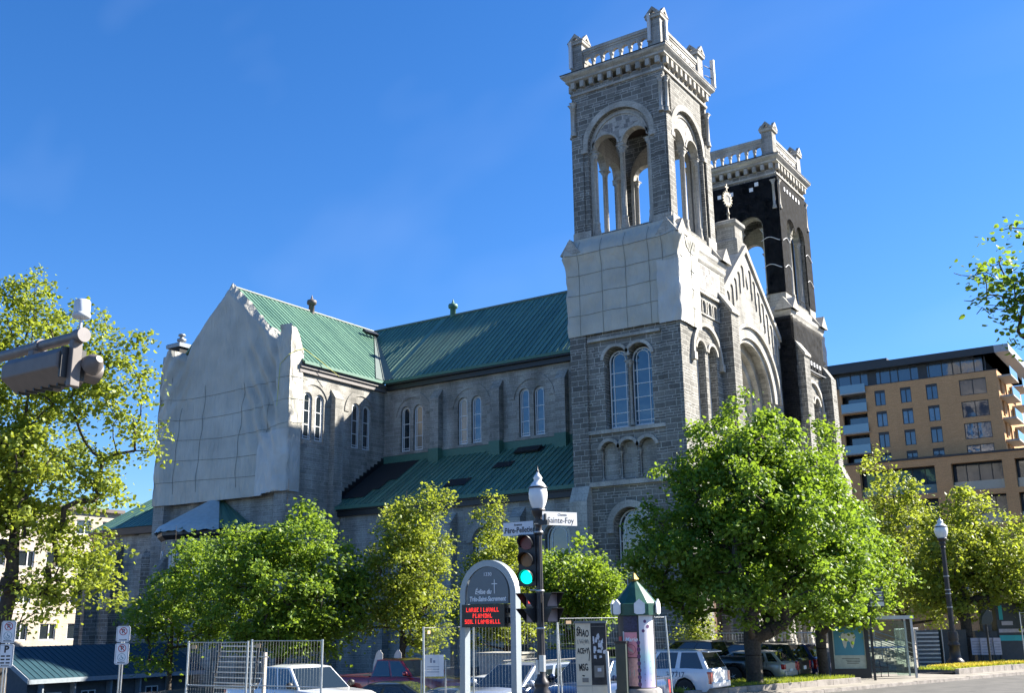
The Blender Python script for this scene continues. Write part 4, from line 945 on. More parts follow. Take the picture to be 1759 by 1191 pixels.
tree('maple_tree', 'airy yellow-green tree with visible branches behind the red pickup', 'tree', loc(690, 54),
     [lobe(.4, 0, 5.0, 2.2, 2.2, 2.6), lobe(.5, 0, 7.4, 1.7, 1.7, 1.9), lobe(1.6, 0, 8.8, .8, .8, 1.1), lobe(-1.4, 0, 3.8, 1.2, 1.2, 1.7), lobe(1.2, 0, 2.4, 1.4, 1.4, .8)],
     1.7, 290, 56, .14, LEAF_YEL, 18, .28, .16)
tree('maple_tree', 'narrow cone-shaped tree rising behind the arched church sign', 'tree', loc(868, 60),
     [lobe(-.6, 0, 8.2, .85, .85, 2.4), lobe(-.4, 0, 5.4, 2.0, 2.0, 2.2), lobe(0, 0, 3.4, 2.6, 2.6, 1.7), lobe(.8, 0, 6.6, .9, .9, 1.4)],
     1.4, 240, 56, .15, LEAF_YEL, 19, .28, .15)
tree('maple_tree', 'rounded bright tree to the right of the traffic light pole', 'tree', loc(985, 52),
     [lobe(.2, 0, 4.4, 2.2, 2.2, 2.2), lobe(-1.0, 0, 4.6, 1.3, 1.3, 1.9), lobe(1.1, 0, 4.4, 1.3, 1.3, 1.7), lobe(.2, 0, 1.6, 1.6, 1.6, .7)],
     1.1, 240, 56, .145, LEAF_MID, 20, .28, .12)
# big tree at the left edge, nearer to the street
tree('maple_tree', 'tall loose yellow-green tree filling the left edge beside the signal arm', 'tree', loc(6, 30),
     [lobe(-.6, 0, 6.5, 2.6, 2.6, 2.2), lobe(.9, 0, 8.9, 1.5, 1.5, 1.8), lobe(-.2, 0, 10.5, 1.4, 1.4, 1.1), lobe(2.3, 0, 8.2, 1.3, 1.3, 1.1), lobe(.2, 0, 5.0, 1.8, 1.8, 1.2), lobe(1.5, 0, 4.0, 1.3, 1.3, .8), lobe(2.3, 0, 9.4, .8, .8, .7), lobe(-2.5, 0, 8.3, 2.6, 2.6, 2.8), lobe(2.9, 0, 7.0, .9, .9, .8), lobe(1.9, 0, 5.7, 1.2, 1.2, .9), lobe(1.0, 0, 2.9, 1.3, 1.3, .7), lobe(2.0, 0, 3.4, 1.2, 1.2, .8)],
     3.0, 780, 56, .10, LEAF_YEL, 21, .19, .19, droop=.6, shell=.9)
# neighbour outside the right edge whose outer twigs reach into the sky
tree('street_tree', 'sparse leafy branch tips hanging in the sky at the right edge', 'tree', (27.6, -35.8, gh(27.6, -35.8)),
     [(0, 0, 8.6, 3.3, 3.3, 2.3), (-2.3, -1.6, 8.7, 1.7, 1.7, 1.3), (-3.3, -2.2, 8.1, .9, .9, .7), (1, 1, 10.5, 2.5, 2.5, 2)], 4.0, 520, 30, .11, LEAF_MAPLE, 22, .22, .22, bare=70, group='street trees', shell=.9)
# distant tree masses
for (x, y, s, sd, lab) in ((-34, 62, 1.0, 31, 'dark tree in shade between the far tower and the brick flats'), (24, 58, 1.1, 32, 'shaded tree closing the street view at the far right'), (33, 66, 1.15, 33, 'tree at the far right end of the street'), (-74, -22, .9, 34, 'tree beside the sunlit flats at the far left'), (-60, -32, .8, 35, 'low tree at the left edge beyond the annex')):
    tree('maple_tree', lab, 'tree', (x, y, gh(x, y)), [(0, 0, 7*s, 4*s, 4*s, 4*s), (1.5, -1, 9.5*s, 2.4*s, 2.4*s, 2.4*s), (-2.4, 1, 5*s, 2.6*s, 2.6*s, 2.6*s)], 2.5*s, 170, 34, .34, LEAF_OLIVE, sd, .7, .25, group='distant trees')
# grass blades and flowers in the beds
rs = np.random.RandomState(5)
def blades(name, n, o0, o1, s0, s1, z, h, mat, wd=.012):
    P = []
    for i in range(n):
        s = rs.uniform(s0, s1); o = rs.uniform(o0, o1); P.append(KP(s, o, z))
    P = np.array(P); a = rs.uniform(0, 2*np.pi, n); hh = h*rs.uniform(.5, 1.3, n); dx = np.cos(a)*wd; dy = np.sin(a)*wd; lean = rs.normal(0, .3, (n, 2))*hh[:, None]
    V = np.stack([P+np.stack([dx, dy, 0*dx], 1), P-np.stack([dx, dy, 0*dx], 1), P+np.stack([lean[:, 0], lean[:, 1], hh], 1)], 1).reshape(-1, 3)
    me = bpy.data.meshes.new(name); me.from_pydata(V.tolist(), [], np.arange(n*3).reshape(-1, 3).tolist()); me.materials.append(mat)
    o = bpy.data.objects.new(name, me); scene.collection.objects.link(o); return o
tag(blades('grass', 9000, 1.62, 4.1, -7, 4.3, .26, .17, LEAF_YEL, .02), 'rough yellow-green grass around the tree trunks', 'grass', kind='stuff')
tag(blades('grass', 7000, 1.62, 3.5, 12.7, 22.4, .30, .17, LEAF_YEL, .02), 'grass in the raised bed by the street lamp', 'grass', kind='stuff')
FLW = leafmat('yellow_petals', (.55, .42, .02), (.75, .62, .05), .2, (.7, .6, .1))
tag(blades('flowers', 2600, 1.7, 3.3, 13.2, 21, .42, .10, FLW, .05), 'dense yellow flowers in the raised bed', 'flowers', kind='stuff')
# ------------------------------------------------------------------ vehicles (local: +X forward, z up, origin on the ground at mid length)
def paint(name, col, metal=.0, rough=.28): return plain(name, col, rough, metal, .02, .5, .9)
TYRE = plain('tyre_rubber', (.02, .02, .02), .85); RIM = plain('alloy_rim', (.45, .46, .47), .3, .8, .05); CHROME = plain('chrome', (.6, .6, .6), .12, 1.0, .02)
BLACKP = plain('black_plastic', (.018, .018, .018), .5); LAMPR = plain('red_tail_lamp', (.42, .012, .015), .12, coat=1.0, var=.05); LAMPW = plain('clear_head_lamp', (.55, .57, .6), .1, coat=1.0, var=.1)
PLATE = plain('number_plate', (.62, .64, .68), .4); INTER = plain('car_interior', (.03, .03, .03), .8)
def lerp_tab(T, x):
    if x <= T[0][0]: return T[0][1]
    for (a, va), (b, vb) in zip(T, T[1:]):
        if x <= b: return va+(vb-va)*(x-a)/(b-a)
    return T[-1][1]
SHAPES = {   # L, W, H, belt, top line of the lower body (x from rear -L/2 to front), greenhouse corners: belt x, roof x
    'pickup': dict(L=5.85, W=2.03, top=[(-2.92, 1.22), (-.95, 1.24), (-.94, 1.26), (1.0, 1.26), (1.3, 1.27), (2.3, 1.22), (2.75, 1.10), (2.92, .92)], gh=(-1.0, 1.32, -.82, .52, 1.94), wheels=(-1.85, 1.88, .42)),
    'suv':    dict(L=4.65, W=1.86, top=[(-2.32, 1.0), (-2.1, 1.1), (-1.6, 1.12), (.9, 1.06), (1.1, 1.05), (1.9, .98), (2.2, .85), (2.32, .7)], gh=(-2.2, 1.25, -1.82, .35, 1.68), wheels=(-1.38, 1.4, .36)),
    'minivan': dict(L=5.1, W=1.98, top=[(-2.55, .98), (-2.45, 1.08), (-1.6, 1.1), (1.2, 1.02), (1.5, 1.0), (2.2, .9), (2.45, .78), (2.55, .6)], gh=(-2.45, 1.65, -2.1, .65, 1.76), wheels=(-1.5, 1.55, .35)),
    'sedan':  dict(L=4.65, W=1.8, top=[(-2.32, .88), (-2.2, 1.0), (-1.3, 1.02), (.9, .97), (1.2, .95), (2.0, .85), (2.25, .72), (2.32, .6)], gh=(-1.72, 1.15, -1.0, .3, 1.42), wheels=(-1.35, 1.4, .33)),
    'hatch':  dict(L=4.2, W=1.76, top=[(-2.1, .92), (-2.0, 1.02), (-1.3, 1.03), (.8, .98), (1.1, .96), (1.8, .86), (2.02, .72), (2.1, .6)], gh=(-1.95, 1.2, -1.55, .35, 1.5), wheels=(-1.25, 1.3, .32)),
}
def car(name, label, cat, kind, col, x, y, heading, scale=1.0, glass=CARGLASS, racks=False, z=None, trim=None, group='cars parked beside the church'):
    S = SHAPES[kind]; L, W, T = S['L'], S['W'], S['top']; wr, wf, rad = S['wheels']; hw = W/2
    root = thing(name, label, cat, (x, y, gh(x, y) if z is None else z), R(heading), group); root.scale = (scale,)*3
    P = paint(name+'_'+'_'.join('%02d' % int(c*99) for c in col), col, .35 if max(col) < .6 and max(col) > .06 else 0)
    # lower body: sections along x
    xs = sorted(set([-L/2, -L/2+.06, -L/2+.2, L/2-.2, L/2-.06, L/2, S['gh'][0], S['gh'][1]]+[w_+dx for w_ in (wr, wf) for dx in (-rad-.1, -rad-.04, -rad*.7, 0, rad*.7, rad+.04, rad+.1)]+[-L/2+.5*k for k in range(1, int(L*2))]))
    xs = [q for i, q in enumerate(xs) if -L/2 <= q <= L/2 and (i == 0 or q-xs[i-1] > .02)]
    secs = []
    for q in xs:
        e = min(1, (L/2-abs(q))/.45); wq = hw*(.80+.20*math.sqrt(max(0, 1-(1-e)**2))); zt = lerp_tab(T, q); zb = .26+(.12 if e < .3 else 0)
        for w_ in (wr, wf):
            d = abs(q-w_)
            if d < rad+.07: zb = max(zb, math.sqrt(max(0, (rad+.07)**2-d*d))+rad*.98)
        zs = [zb, max(zb+.005, .42), max(zb+.01, zt*.62), max(zb+.015, zt*.82), zt-.035, zt, zt+.02]; ws = [wq*.94, wq*.985, wq, wq*.985, wq*.95, wq*.90, 0]
        half = list(zip(ws, zs)); secs.append([(q, -a, b) for a, b in half]+[(q, a, b) for a, b in half[-2::-1]])
    mb = MB(); n = len(secs[0]); vs = [v for s in secs for v in s]
    mb.add(vs, [(i*n+j, i*n+j+1, (i+1)*n+j+1, (i+1)*n+j) for i in range(len(secs)-1) for j in range(n-1)], True)
    mb.add(secs[0]+secs[-1], [tuple(range(n)), tuple(range(n, 2*n))]); mb.add([(-L/2+.1, -hw*.8, .27), (L/2-.1, -hw*.8, .27), (L/2-.1, hw*.8, .27), (-L/2+.1, hw*.8, .27)], [(0, 1, 2, 3)])
    body = mb.build('body', P, root)
    # greenhouse
    b0, b1, r0, r1, H = S['gh']; bz = lambda q: lerp_tab(T, q)-.02; wb = hw*.90; wt = hw*.72
    c = {('b', -1, 0): (b0, -wb, bz(b0)), ('b', 1, 0): (b0, wb, bz(b0)), ('b', -1, 1): (b1, -wb, bz(b1)), ('b', 1, 1): (b1, wb, bz(b1)), ('t', -1, 0): (r0, -wt, H-.06), ('t', 1, 0): (r0, wt, H-.06), ('t', -1, 1): (r1, -wt, H-.07), ('t', 1, 1): (r1, wt, H-.07)}
    V = {k: Vector(v) for k, v in c.items()}
    def panel(pname, q4, inset=0.0, mat=glass, off=0.012):
        m_ = MB(); cen = sum(q4, Vector())/4; n_ = (q4[1]-q4[0]).cross(q4[3]-q4[0]).normalized()
        if n_.dot(cen-Vector((0, 0, .9))) < 0: n_ = -n_
        q = [v+(cen-v).normalized()*inset for v in q4]; m_.add([v+n_*off for v in q]+[v-n_*.02 for v in q], [(0, 1, 2, 3), (7, 6, 5, 4), (0, 4, 5, 1), (1, 5, 6, 2), (2, 6, 7, 3), (3, 7, 4, 0)]); return m_.build(pname, mat, root)
    cab = MB(); top = []
    keys = [('b', -1, 0), ('b', 1, 0), ('b', 1, 1), ('b', -1, 1)]
    cab.add([V[k] for k in keys]+[V[('t',)+k[1:]] for k in keys], [(0, 1, 5, 4), (1, 2, 6, 5), (2, 3, 7, 6), (3, 0, 4, 7)], False)
    # crowned roof panel
    nu, nv = 10, 8
    def rf(u, v): 
        X = (r0-.02)+(r1-r0+.04)*u; Y = (-wt-.015)+(2*wt+.03)*v; cr_ = (1-(2*v-1)**4)*(1-(2*u-1)**6); return (X, Y, H-.075+.075*cr_)
    grid(cab, rf, nu, nv)
    cab.build('cab', P, root)
    panel('windscreen', [V[('b', -1, 1)], V[('b', 1, 1)], V[('t', 1, 1)], V[('t', -1, 1)]], .08)
    panel('rear_window', [V[('b', -1, 0)], V[('b', 1, 0)], V[('t', 1, 0)], V[('t', -1, 0)]], .10)
    splits = {'pickup': [0, .5, 1], 'sedan': [0, .16, .52, 1], 'suv': [0, .26, .58, 1], 'minivan': [0, .3, .62, 1], 'hatch': [0, .2, .55, 1]}[kind]
    for sgn in (-1, 1):
        B0, B1, T0, T1_ = V[('b', sgn, 0)], V[('b', sgn, 1)], V[('t', sgn, 0)], V[('t', sgn, 1)]
        for a, b in zip(splits, splits[1:]):
            a2 = a+.03+(.02 if a == 0 else 0); b2 = b-.02-(.03 if b == 1 else 0)
            panel('side_window', [B0.lerp(B1, a2)+Vector((0, 0, .03)), B0.lerp(B1, b2)+Vector((0, 0, .03)), T0.lerp(T1_, b2)-Vector((0, 0, .04)), T0.lerp(T1_, a2)-Vector((0, 0, .04))], .0)
        m_ = MB(); m_.box(b1-.35, b1-.2, sgn*(wb+.04)-.02, sgn*(wb+.04)+.02, bz(b1)+.06, bz(b1)+.12); m_.lathe((b1-.25, sgn*(wb+.17), bz(b1)+.05), [(.02, 0), (.1, .03), (.11, .14), (.02, .19)], 8); m_.build('side_mirror', trim or P, root)
        for w_ in (wr, wf):
            Mx = Matrix.Rotation(R(90), 3, 'X'); o = (w_, sgn*(hw-.13), rad)
            m_ = MB(); m_.lathe(o, [(rad*.6, -.11), (rad*.93, -.115), (rad, -.08), (rad, .08), (rad*.93, .115), (rad*.6, .11)], 24, M=Mx); wh = m_.build('wheel', TYRE, root)
            m_ = MB(); m_.lathe(o, [(rad*.62, -.09), (rad*.62, .09)], 20, M=Mx)
            for k in range(5):
                a = k*2*math.pi/5; m_.tube((o[0], o[1]+sgn*.085, o[2]), (o[0]+rad*.6*math.cos(a), o[1]+sgn*.075, o[2]+rad*.6*math.sin(a)), .035, .03, 6)
            m_.build('rim', RIM, wh)
        zl = lerp_tab(T, L/2-.1)
        m_ = MB(); m_.box(L/2-.30, L/2-.045, sgn*hw*.70-.2, sgn*hw*.70+.17, zl-.30, zl-.12); m_.build('headlight', LAMPW, root)
        zr = lerp_tab(T, -L/2+.05); hgt = .42 if kind in ('pickup', 'minivan', 'suv') else .22
        m_ = MB(); m_.box(-L/2-.012, -L/2+.16, sgn*hw*.80-.10, sgn*hw*.80+.12, zr-.06-hgt, zr-.06); m_.build('tail_light', LAMPR, root)
        m_ = MB()
        for a, b in zip(splits[1:], splits[2:]) if kind != 'pickup' else ((0, .5), (.5, 1)):
            q = B0.lerp(B1, a+.06); m_.box(q.x, q.x+.2, sgn*(hw*.985)-.015, sgn*(hw*.985)+.02, bz(q.x)-.17, bz(q.x)-.13)
        m_.build('door_handle', trim or P, root)
        m_ = MB()
        for a in splits[1:] if kind != 'pickup' else (0, .5, .98):
            q = B0.lerp(B1, min(a, .96)); m_.box(q.x-.006, q.x+.006, sgn*hw*.984, sgn*hw*.992, .45, bz(q.x)-.05)
        m_.box(wr+rad+.1, wf-rad-.1, sgn*hw*.97, sgn*hw*.99, .27, .36)
        m_.build('door_trim', BLACKP, root)
        if racks: m_ = MB(); m_.tube((r0+.1, sgn*wt*.86, H+.03), (r1-.15, sgn*wt*.86, H+.02), .022); m_.build('roof_rail', BLACKP, root)
    m_ = MB(); m_.box(-L/2-.05, -L/2+.1, -hw*.86, hw*.86, .38, .62); m_.build('rear_bumper', CHROME if kind == 'pickup' and max(col) > .3 else P, root)
    m_ = MB(); m_.box(L/2-.1, L/2+.05, -hw*.86, hw*.86, .36, .56); m_.build('front_bumper', BLACKP if kind == 'pickup' else P, root)
    m_ = MB(); m_.box(L/2-.16, L/2+.01, -hw*.55, hw*.55, .58, zl-.1); g = m_.build('grille', BLACKP, root)
    m_ = MB()
    for k in range(2): m_.box(L/2, L/2+.02, -hw*.54, hw*.54, .66+k*.16, .69+k*.16)
    m_.build('grille_bar', CHROME, g)
    m_ = MB(); m_.box(-L/2-.03, -L/2, -.17, .17, zr-.42 if kind != 'pickup' else .45, zr-.27 if kind != 'pickup' else .6); m_.build('number_plate', PLATE, root)
    if kind == 'pickup':
        m_ = MB()
        for sgn in (-1, 1): m_.box(-2.86, -1.02, sgn*.9-.06, sgn*.9+.06, 1.2, 1.28)
        m_.box(-2.9, -2.82, -.9, .9, .8, 1.26); m_.build('bed_rail', P if trim is None else trim, root)
        m_ = MB(); m_.box(-2.8, -1.05, -.82, .82, 1.15, 1.255); m_.build('bed_cover', BLACKP, root)
    if kind in ('suv', 'minivan'):
        m_ = MB(); m_.extr(lambda u, v, w: (u, w, v), [(r0-.05, H-.02), (r0-.28, H-.07), (r0-.28, H-.10), (r0, H-.08)], (), -wt*.9, wt*.9); m_.build('spoiler', P, root)
        m_ = MB(); m_.tube((-L/2+.18, .05, 1.16), (-L/2+.28, -.45, 1.25), .012); m_.build('wiper', BLACKP, root)
    return root
def tt(px, d, dx=0, dy=0): x, y = at(px, d); return x+dx, y+dy
CW = (.68, .70, .72)
x, y = tt(657, 35.5); p1 = car('pickup_truck', 'white crew cab pickup behind the mesh fence at the left', 'pickup', 'pickup', CW, x-3.05, y-.5, -12, 1.09, trim=BLACKP)
x, y = tt(806, 41.5); car('pickup_truck', 'dark red pickup behind the black sedan', 'pickup', 'pickup', (.22, .012, .018), x-2.9, y-.3, -4, .97)
x, y = tt(742, 38.0); car('parked_car', 'black low sedan reflecting green leaves, between the white and red pickups', 'car', 'sedan', (.012, .015, .013), x-2.0, y-.1, 196, 1.0)
x, y = tt(898, 32.3); car('parked_car', 'silver blue hatchback SUV behind the arched sign and light pole', 'car', 'suv', (.30, .34, .40), x, y, -94, 1.04, racks=True)
x, y = tt(846, 37); car('parked_car', 'white car whose roof shows over the red pickup hood and silver SUV', 'car', 'suv', (.6, .62, .62), x, y, -92, 1.0)
x, y = tt(822, 33.0); car('parked_car', 'dark green grey sedan seen through the left leg of the arched sign', 'car', 'sedan', (.05, .065, .06), x-.9, y-.2, -92, .95)
x, y = tt(1042, 31.5); car('parked_car', 'dark blue pickup between the graffiti cabinet and the poster column', 'pickup', 'pickup', (.012, .03, .085), x-.6, y+.6, -90, .95)
x, y = tt(985, 45); car('parked_car', 'black SUV mostly hidden behind the silver one', 'car', 'suv', (.012, .012, .013), x-.5, y, 180, 1.1, racks=True)
x, y = 10.5, -22.08; vn = car('parked_car', 'white minivan with dark numbers on its side, just right of the poster column', 'minivan', 'minivan', CW, x-2.55, y+.97, 180, 1.0)
text('fleet_number', '3-7717', .27, plain('navy_lettering', (.02, .04, .10), .5), lambda u, v, w: (u, -w, v), 0, 0, 0, None, .003)
o = bpy.data.objects['fleet_number']; o.parent = vn; o.rotation_euler = (0, 0, R(180)); o.location = (-1.15, .985, .86)
x, y = 6.3, -10.6; car('parked_car', 'black SUV in the rear row left of the big maple trunk', 'car', 'suv', (.012, .012, .013), x-2.3, y+.9, 180, 1.12)
x, y = tt(1296, 49); car('pickup_truck', 'black pickup directly behind the big maple trunk', 'pickup', 'pickup', (.010, .010, .011), x-3.0, y+1, 180, 1.0)
x, y = tt(1340, 49.5); car('parked_car', 'silver hatchback with red lamps right of the big maple trunk', 'car', 'hatch', (.42, .42, .41), x-2.1, y+.9, 180, 1.0)
x, y = 10.2, -11.9; car('parked_car', 'black minivan between the two maple trunks', 'minivan', 'minivan', (.014, .015, .018), x-2.5, y+.95, 180, 1.0, racks=True)
x, y = 10.2, -9.0; car('parked_car', 'dark blue SUV beside the advertising shelter', 'car', 'suv', (.018, .035, .14), x-2.3, y+.6, 180, 1.0)
x, y = tt(1668, 80); car('parked_car', 'dark car far right behind the notice boards', 'car', 'sedan', (.02, .025, .04), x, y, 90, 1.0)
# pale container and sandwich board standing among the cars
x, y = tt(868, 47)
mb = MB(); mb.extr(lambda u, v, w: (x+u, y+w, v), [(-.7, 0), (.75, 0), (1.0, 1.55), (-1.0, 1.55)], (), -.7, .7); sk = thing('waste_container', 'pale grey tapered container beyond the parked cars behind the sign', 'container', (0, 0, 0)); mb.build('body', plain('pale_grey_plastic', (.34, .33, .29), .6), sk)
mb = MB(); mb.box(x-1.05, x+1.05, y-.75, y+.75, 1.555, 1.62); mb.build('rim', _pl['pale_grey_plastic'], sk)
# ------------------------------------------------------------------ street furniture
POLE = plain('dark_bronze_pole', (.035, .032, .034), .42, .3); GLOBE = None
def globemat():
    m, nt, p = newmat('frosted_globe'); p.inputs['Base Color'].default_value = (.72, .74, .75, 1); p.inputs['Roughness'].default_value = .22
    p.inputs['Subsurface Weight'].default_value = .3; p.inputs['Subsurface Radius'].default_value = (.1, .1, .1); return m
GLOBE = globemat()
def lamp_post(root, h, r=.075):
    """fluted pole with moulded base, collar and acorn globe; h = underside of the globe"""
    m_ = MB(); m_.lathe((0, 0, 0), [(.25, 0), (.27, .05), (.25, .18), (.2, .24), (.17, .3), (.15, .62), (.18, .66), (.18, .7), (.13, .78), (.16, .84), (.15, .9), (r*1.35, .98), (r*1.2, 1.1)], 16); m_.build('base', POLE, root)
    m_ = MB(); n = 24; prof = [(r*1.15, 1.1), (r*.85, h-.55)]
    vs = [((q*(1+.09*(i % 2)))*math.cos(2*math.pi*i/n), (q*(1+.09*(i % 2)))*math.sin(2*math.pi*i/n), z) for q, z in prof for i in range(n)]
    m_.add(vs, [(i, (i+1) % n, n+(i+1) % n, n+i) for i in range(n)]); m_.build('pole', POLE, root)
    m_ = MB(); m_.lathe((0, 0, h-.55), [(r*.85, 0), (r*1.5, .03), (r*1.0, .08), (r*1.0, .2), (r*1.6, .27), (r*1.1, .33), (r*1.7, .42), (r*2.1, .5), (r*2.2, .55), (r*1.0, .56)], 16); m_.build('collar', POLE, root)
    m_ = MB(); m_.lathe((0, 0, h), [(.12, 0), (.165, .1), (.195, .22), (.20, .33), (.185, .42), (.17, .445), (.19, .46), (.165, .49), (.13, .54), (.085, .585), (.08, .62), (.10, .65), (.07, .70), (.03, .75), (.025, .78)], 24); gl = m_.build('globe', GLOBE, root)
    m_ = MB(); m_.lathe((0, 0, h), [(.202, .43), (.205, .455), (.19, .465)], 24); m_.lathe((0, 0, h+.78), [(.03, 0), (.035, .02), (.012, .05), (.006, .14)], 8); m_.build('globe_band', POLE, gl)
px_, py_ = 15.2, -41.1; zg = gh(px_, py_)
lp = thing('traffic_light_pole', 'dark fluted pole with a frosted globe, green traffic light and street name signs', 'traffic light', (px_, py_, zg))
lamp_post(lp, 5.92-.78-zg+.05, .07)
SIG = plain('signal_housing_black', (.02, .02, .022), .45); SILV = plain('silver_band', (.5, .5, .5), .35, .7)
FSg = lambda u, v, w: (u, -w-.10, v)
def lens(parent, F, u, v, r, mat, w=0.0, visor=True, nm='lens'):
    o = F(u, v, w); m_ = MB(); n = 24
    m_.extr(F, [(u+r*math.cos(2*math.pi*k/n), v+r*math.sin(2*math.pi*k/n)) for k in range(n)], (), w, w+.02); m_.build(nm, mat, parent)
    if visor:
        m_ = MB(); pts = []
        for k in range(n+1):
            a = R(-35+250*k/n)
            for (rr_, dw) in ((r+.012, .005), (r+.02, .27)): pts.append((a, rr_, dw))
        vs = [F(u+q*math.cos(a), v+q*math.sin(a), w+dw*(1 if dw < .1 else max(.25, .55+.45*math.sin(a)))) for a, q, dw in pts]
        m_.add(vs, [(2*i, 2*i+2, 2*i+3, 2*i+1) for i in range(n)], True); o_ = m_.build('visor', SIG, parent, recalc=False)
        md = o_.modifiers.new('s', 'SOLIDIFY'); md.thickness = .008
rot_ = R(14)
def FT(cx0, cy0, ang):
    c, s_ = math.cos(ang), math.sin(ang); return lambda u, v, w: (cx0+c*u+s_*w, cy0+s_*u-c*w, v)
FA = FT(-.20, -.13, R(14))
m_ = MB(); m_.extr(FA, rect(-.21, .17, 3.60-zg, 4.66-zg), (), -.14, 0.0); hd = m_.build('signal_head', SIG, lp)
lens(hd, FA, -.02, 4.48-zg, .138, plain('red_lens_off', (.18, .03, .03), .3)); lens(hd, FA, -.02, 4.13-zg, .138, plain('amber_lens_off', (.24, .10, .02), .3)); lens(hd, FA, -.02, 3.78-zg, .138, emit('green_light', (.0, .60, .42), 0.9))
m_ = MB()
for z in (5.05, 4.88, 4.70, 3.5, 2.75): m_.lathe((0, 0, z-zg), [(.085, -.02), (.095, -.01), (.095, .01), (.085, .02)], 16)
for z in (4.62, 3.52): m_.tube((-.2, -.08, z-zg), (0, 0, z-zg), .02)
m_.build('band', SILV, lp)
def ped(uc, F, nm='pedestrian_signal'):
    m_ = MB(); m_.fbox(F, -.15, .13, 2.86-zg, 3.46-zg, -.10, 0); h_ = m_.build(nm, SIG, lp)
    for k, v in enumerate((3.31, 3.0)):
        m_ = MB(); m_.fbox(F, -.12, .11, v-zg-.12, v-zg+.12, 0, .01); m_.build('lens', plain('grey_pink_lens', (.22, .17, .18), .4), h_)
        m_ = MB()
        a = [F(-.15, v-zg+.14, 0), F(.13, v-zg+.14, 0), F(.13, v-zg+.14, .25), F(-.15, v-zg+.14, .25)]
        m_.add(a, [(0, 1, 2, 3)])
        for s_ in (-.15, .13): m_.add([F(s_, v-zg+.14, 0), F(s_, v-zg+.14, .25), F(s_, v-zg-.14, .0)], [(0, 1, 2)])
        o_ = m_.build('visor', SIG, h_, recalc=False); md = o_.modifiers.new('s', 'SOLIDIFY'); md.thickness = .008
    return h_
h_ = ped(0, FT(-.24, -.02, -R(24))); 
m_ = MB(); m_.lathe((0, 0, 0), [(.022, -.02), (.03, 0), (.022, .02)], 8); Fp = FT(-.24, -.02, -R(24))
m_ = MB(); m_.extr(Fp, [(-.03, 3.25-zg), (.03, 3.25-zg), (.035, 3.36-zg), (.03, 3.40-zg), (-.03, 3.40-zg), (-.04, 3.33-zg)], (), .012, .018); m_.build('red_hand', emit('dim_red_hand', (.8, .08, .06), .5), h_)
ped(0, FT(.28, .03, R(62)))
SGN = plain('street_sign_white', (.62, .64, .68), .45, var=.03); SGL = plain('sign_lettering_black', (.015, .015, .02), .5)
FP1 = FT(-.42, -.06, -R(4)); FP2 = FT(.40, .14, R(62))
m_ = MB(); m_.extr(FP1, rect(-.46, .34, 4.66-zg, 4.94-zg), (), -.004, .004); s1 = m_.build('street_name_sign', SGN, lp)
text('lettering', 'Père-Pelletier', .165, SGL, FP1, -.02, 4.765-zg, .004, s1, .002, bold=.004, sx=.88); text('lettering', 'Avenue', .07, SGL, FP1, -.06, 4.88-zg, .004, s1, .002, bold=.002); text('lettering', 'du', .06, SGL, FP1, -.425, 4.73-zg, .004, s1, .002)
m_ = MB(); m_.extr(FP2, rect(-.38, .46, 4.83-zg, 5.11-zg), (), -.004, .004); s2 = m_.build('street_name_sign', plain('street_sign_bright', (.75, .75, .74), .45, var=.03), lp)
text('lettering', 'Sainte-Foy', .17, SGL, FP2, .06, 4.93-zg, .004, s2, .002, sx=.9); text('lettering', 'Chemin', .07, SGL, FP2, .1, 5.05-zg, .004, s2, .002)
m_ = MB(); m_.tube((0, 0, 4.97-zg), (.28, -.12, 4.90-zg), .03); m_.box(.12, .34, -.2, -.12, 4.83-zg, 4.93-zg); m_.box(.25, .29, -.18, -.14, 4.93-zg, 5.06-zg); m_.build('bracket', SIG, lp)
m_ = MB(); m_.lathe((-.03, -.09, 1.05), [(.05, 0), (.05, .28)], 8); m_.box(.03, .14, -.13, -.05, 1.1, 1.42); m_.build('push_button', SILV, lp)

# far street lamp
x, y = at(1634, 62); l2 = thing('street_lamp', 'dark tall lamp post with white globe standing in the flower bed', 'street lamp', (x, y, .3)); lamp_post(l2, 6.6, .12)
for o in list(children_of(l2)):
    if o.name.startswith('globe'): o.scale = (1.75, 1.75, 1.35); o.location = (0, 0, -6.6*.35-.0)
    if o.name.startswith('base'): o.scale = (1.7, 1.7, 1.6)
m_ = MB()
for z in (4.6, 3.9, 3.7, 3.0): m_.lathe((0, 0, z), [(.15, -.02), (.155, 0), (.15, .02)], 16)
m_.build('band', SILV, l2)

# arched church sign
sx, sy, zs = 11.40, -37.5, gh(11.4, -37.5)
cs_ = thing('church_sign', 'arched grey church sign with a cross and red scrolling text', 'sign', (sx, sy, zs)); FG = lambda u, v, w: (u, -w, v-zs)
GREY = plain('slate_grey_paint', (.115, .14, .165), .4, .3, .04); GREYL = plain('light_grey_paint', (.30, .34, .37), .4, .3, .04)
m_ = MB(); ro_, ri_ = .86, .70
m_.extr(FG, [(-ro_, 0)]+[(-ro_, 3.56)]+arc(0, 3.56, ro_, 180, 0, 28)[1:]+[(ro_, 0), (ri_, 0), (ri_, 3.56)]+arc(0, 3.56, ri_, 0, 180, 28)[1:]+[(-ri_, 0)], (), -.12, .10); m_.build('arched_frame', GREYL, cs_)
m_ = MB(); m_.extr(FG, [(-.63, 3.33), (.63, 3.33), (.63, 3.62)]+arc(0, 3.62, .63, 0, 180, 24)[1:], (), -.10, .085)
pn = m_.build('name_panel', GREY, cs_)
m_ = MB()
for a in (45, 90, 135, 5, 175): m_.tube(FG(.6*math.cos(R(a)), 3.6+.6*math.sin(R(a)), 0), FG(.75*math.cos(R(a)), 3.58+.75*math.sin(R(a)), 0), .014)
m_.build('strut', SILV, cs_)
WL_ = plain('white_lettering', (.78, .80, .82), .4, var=.02)
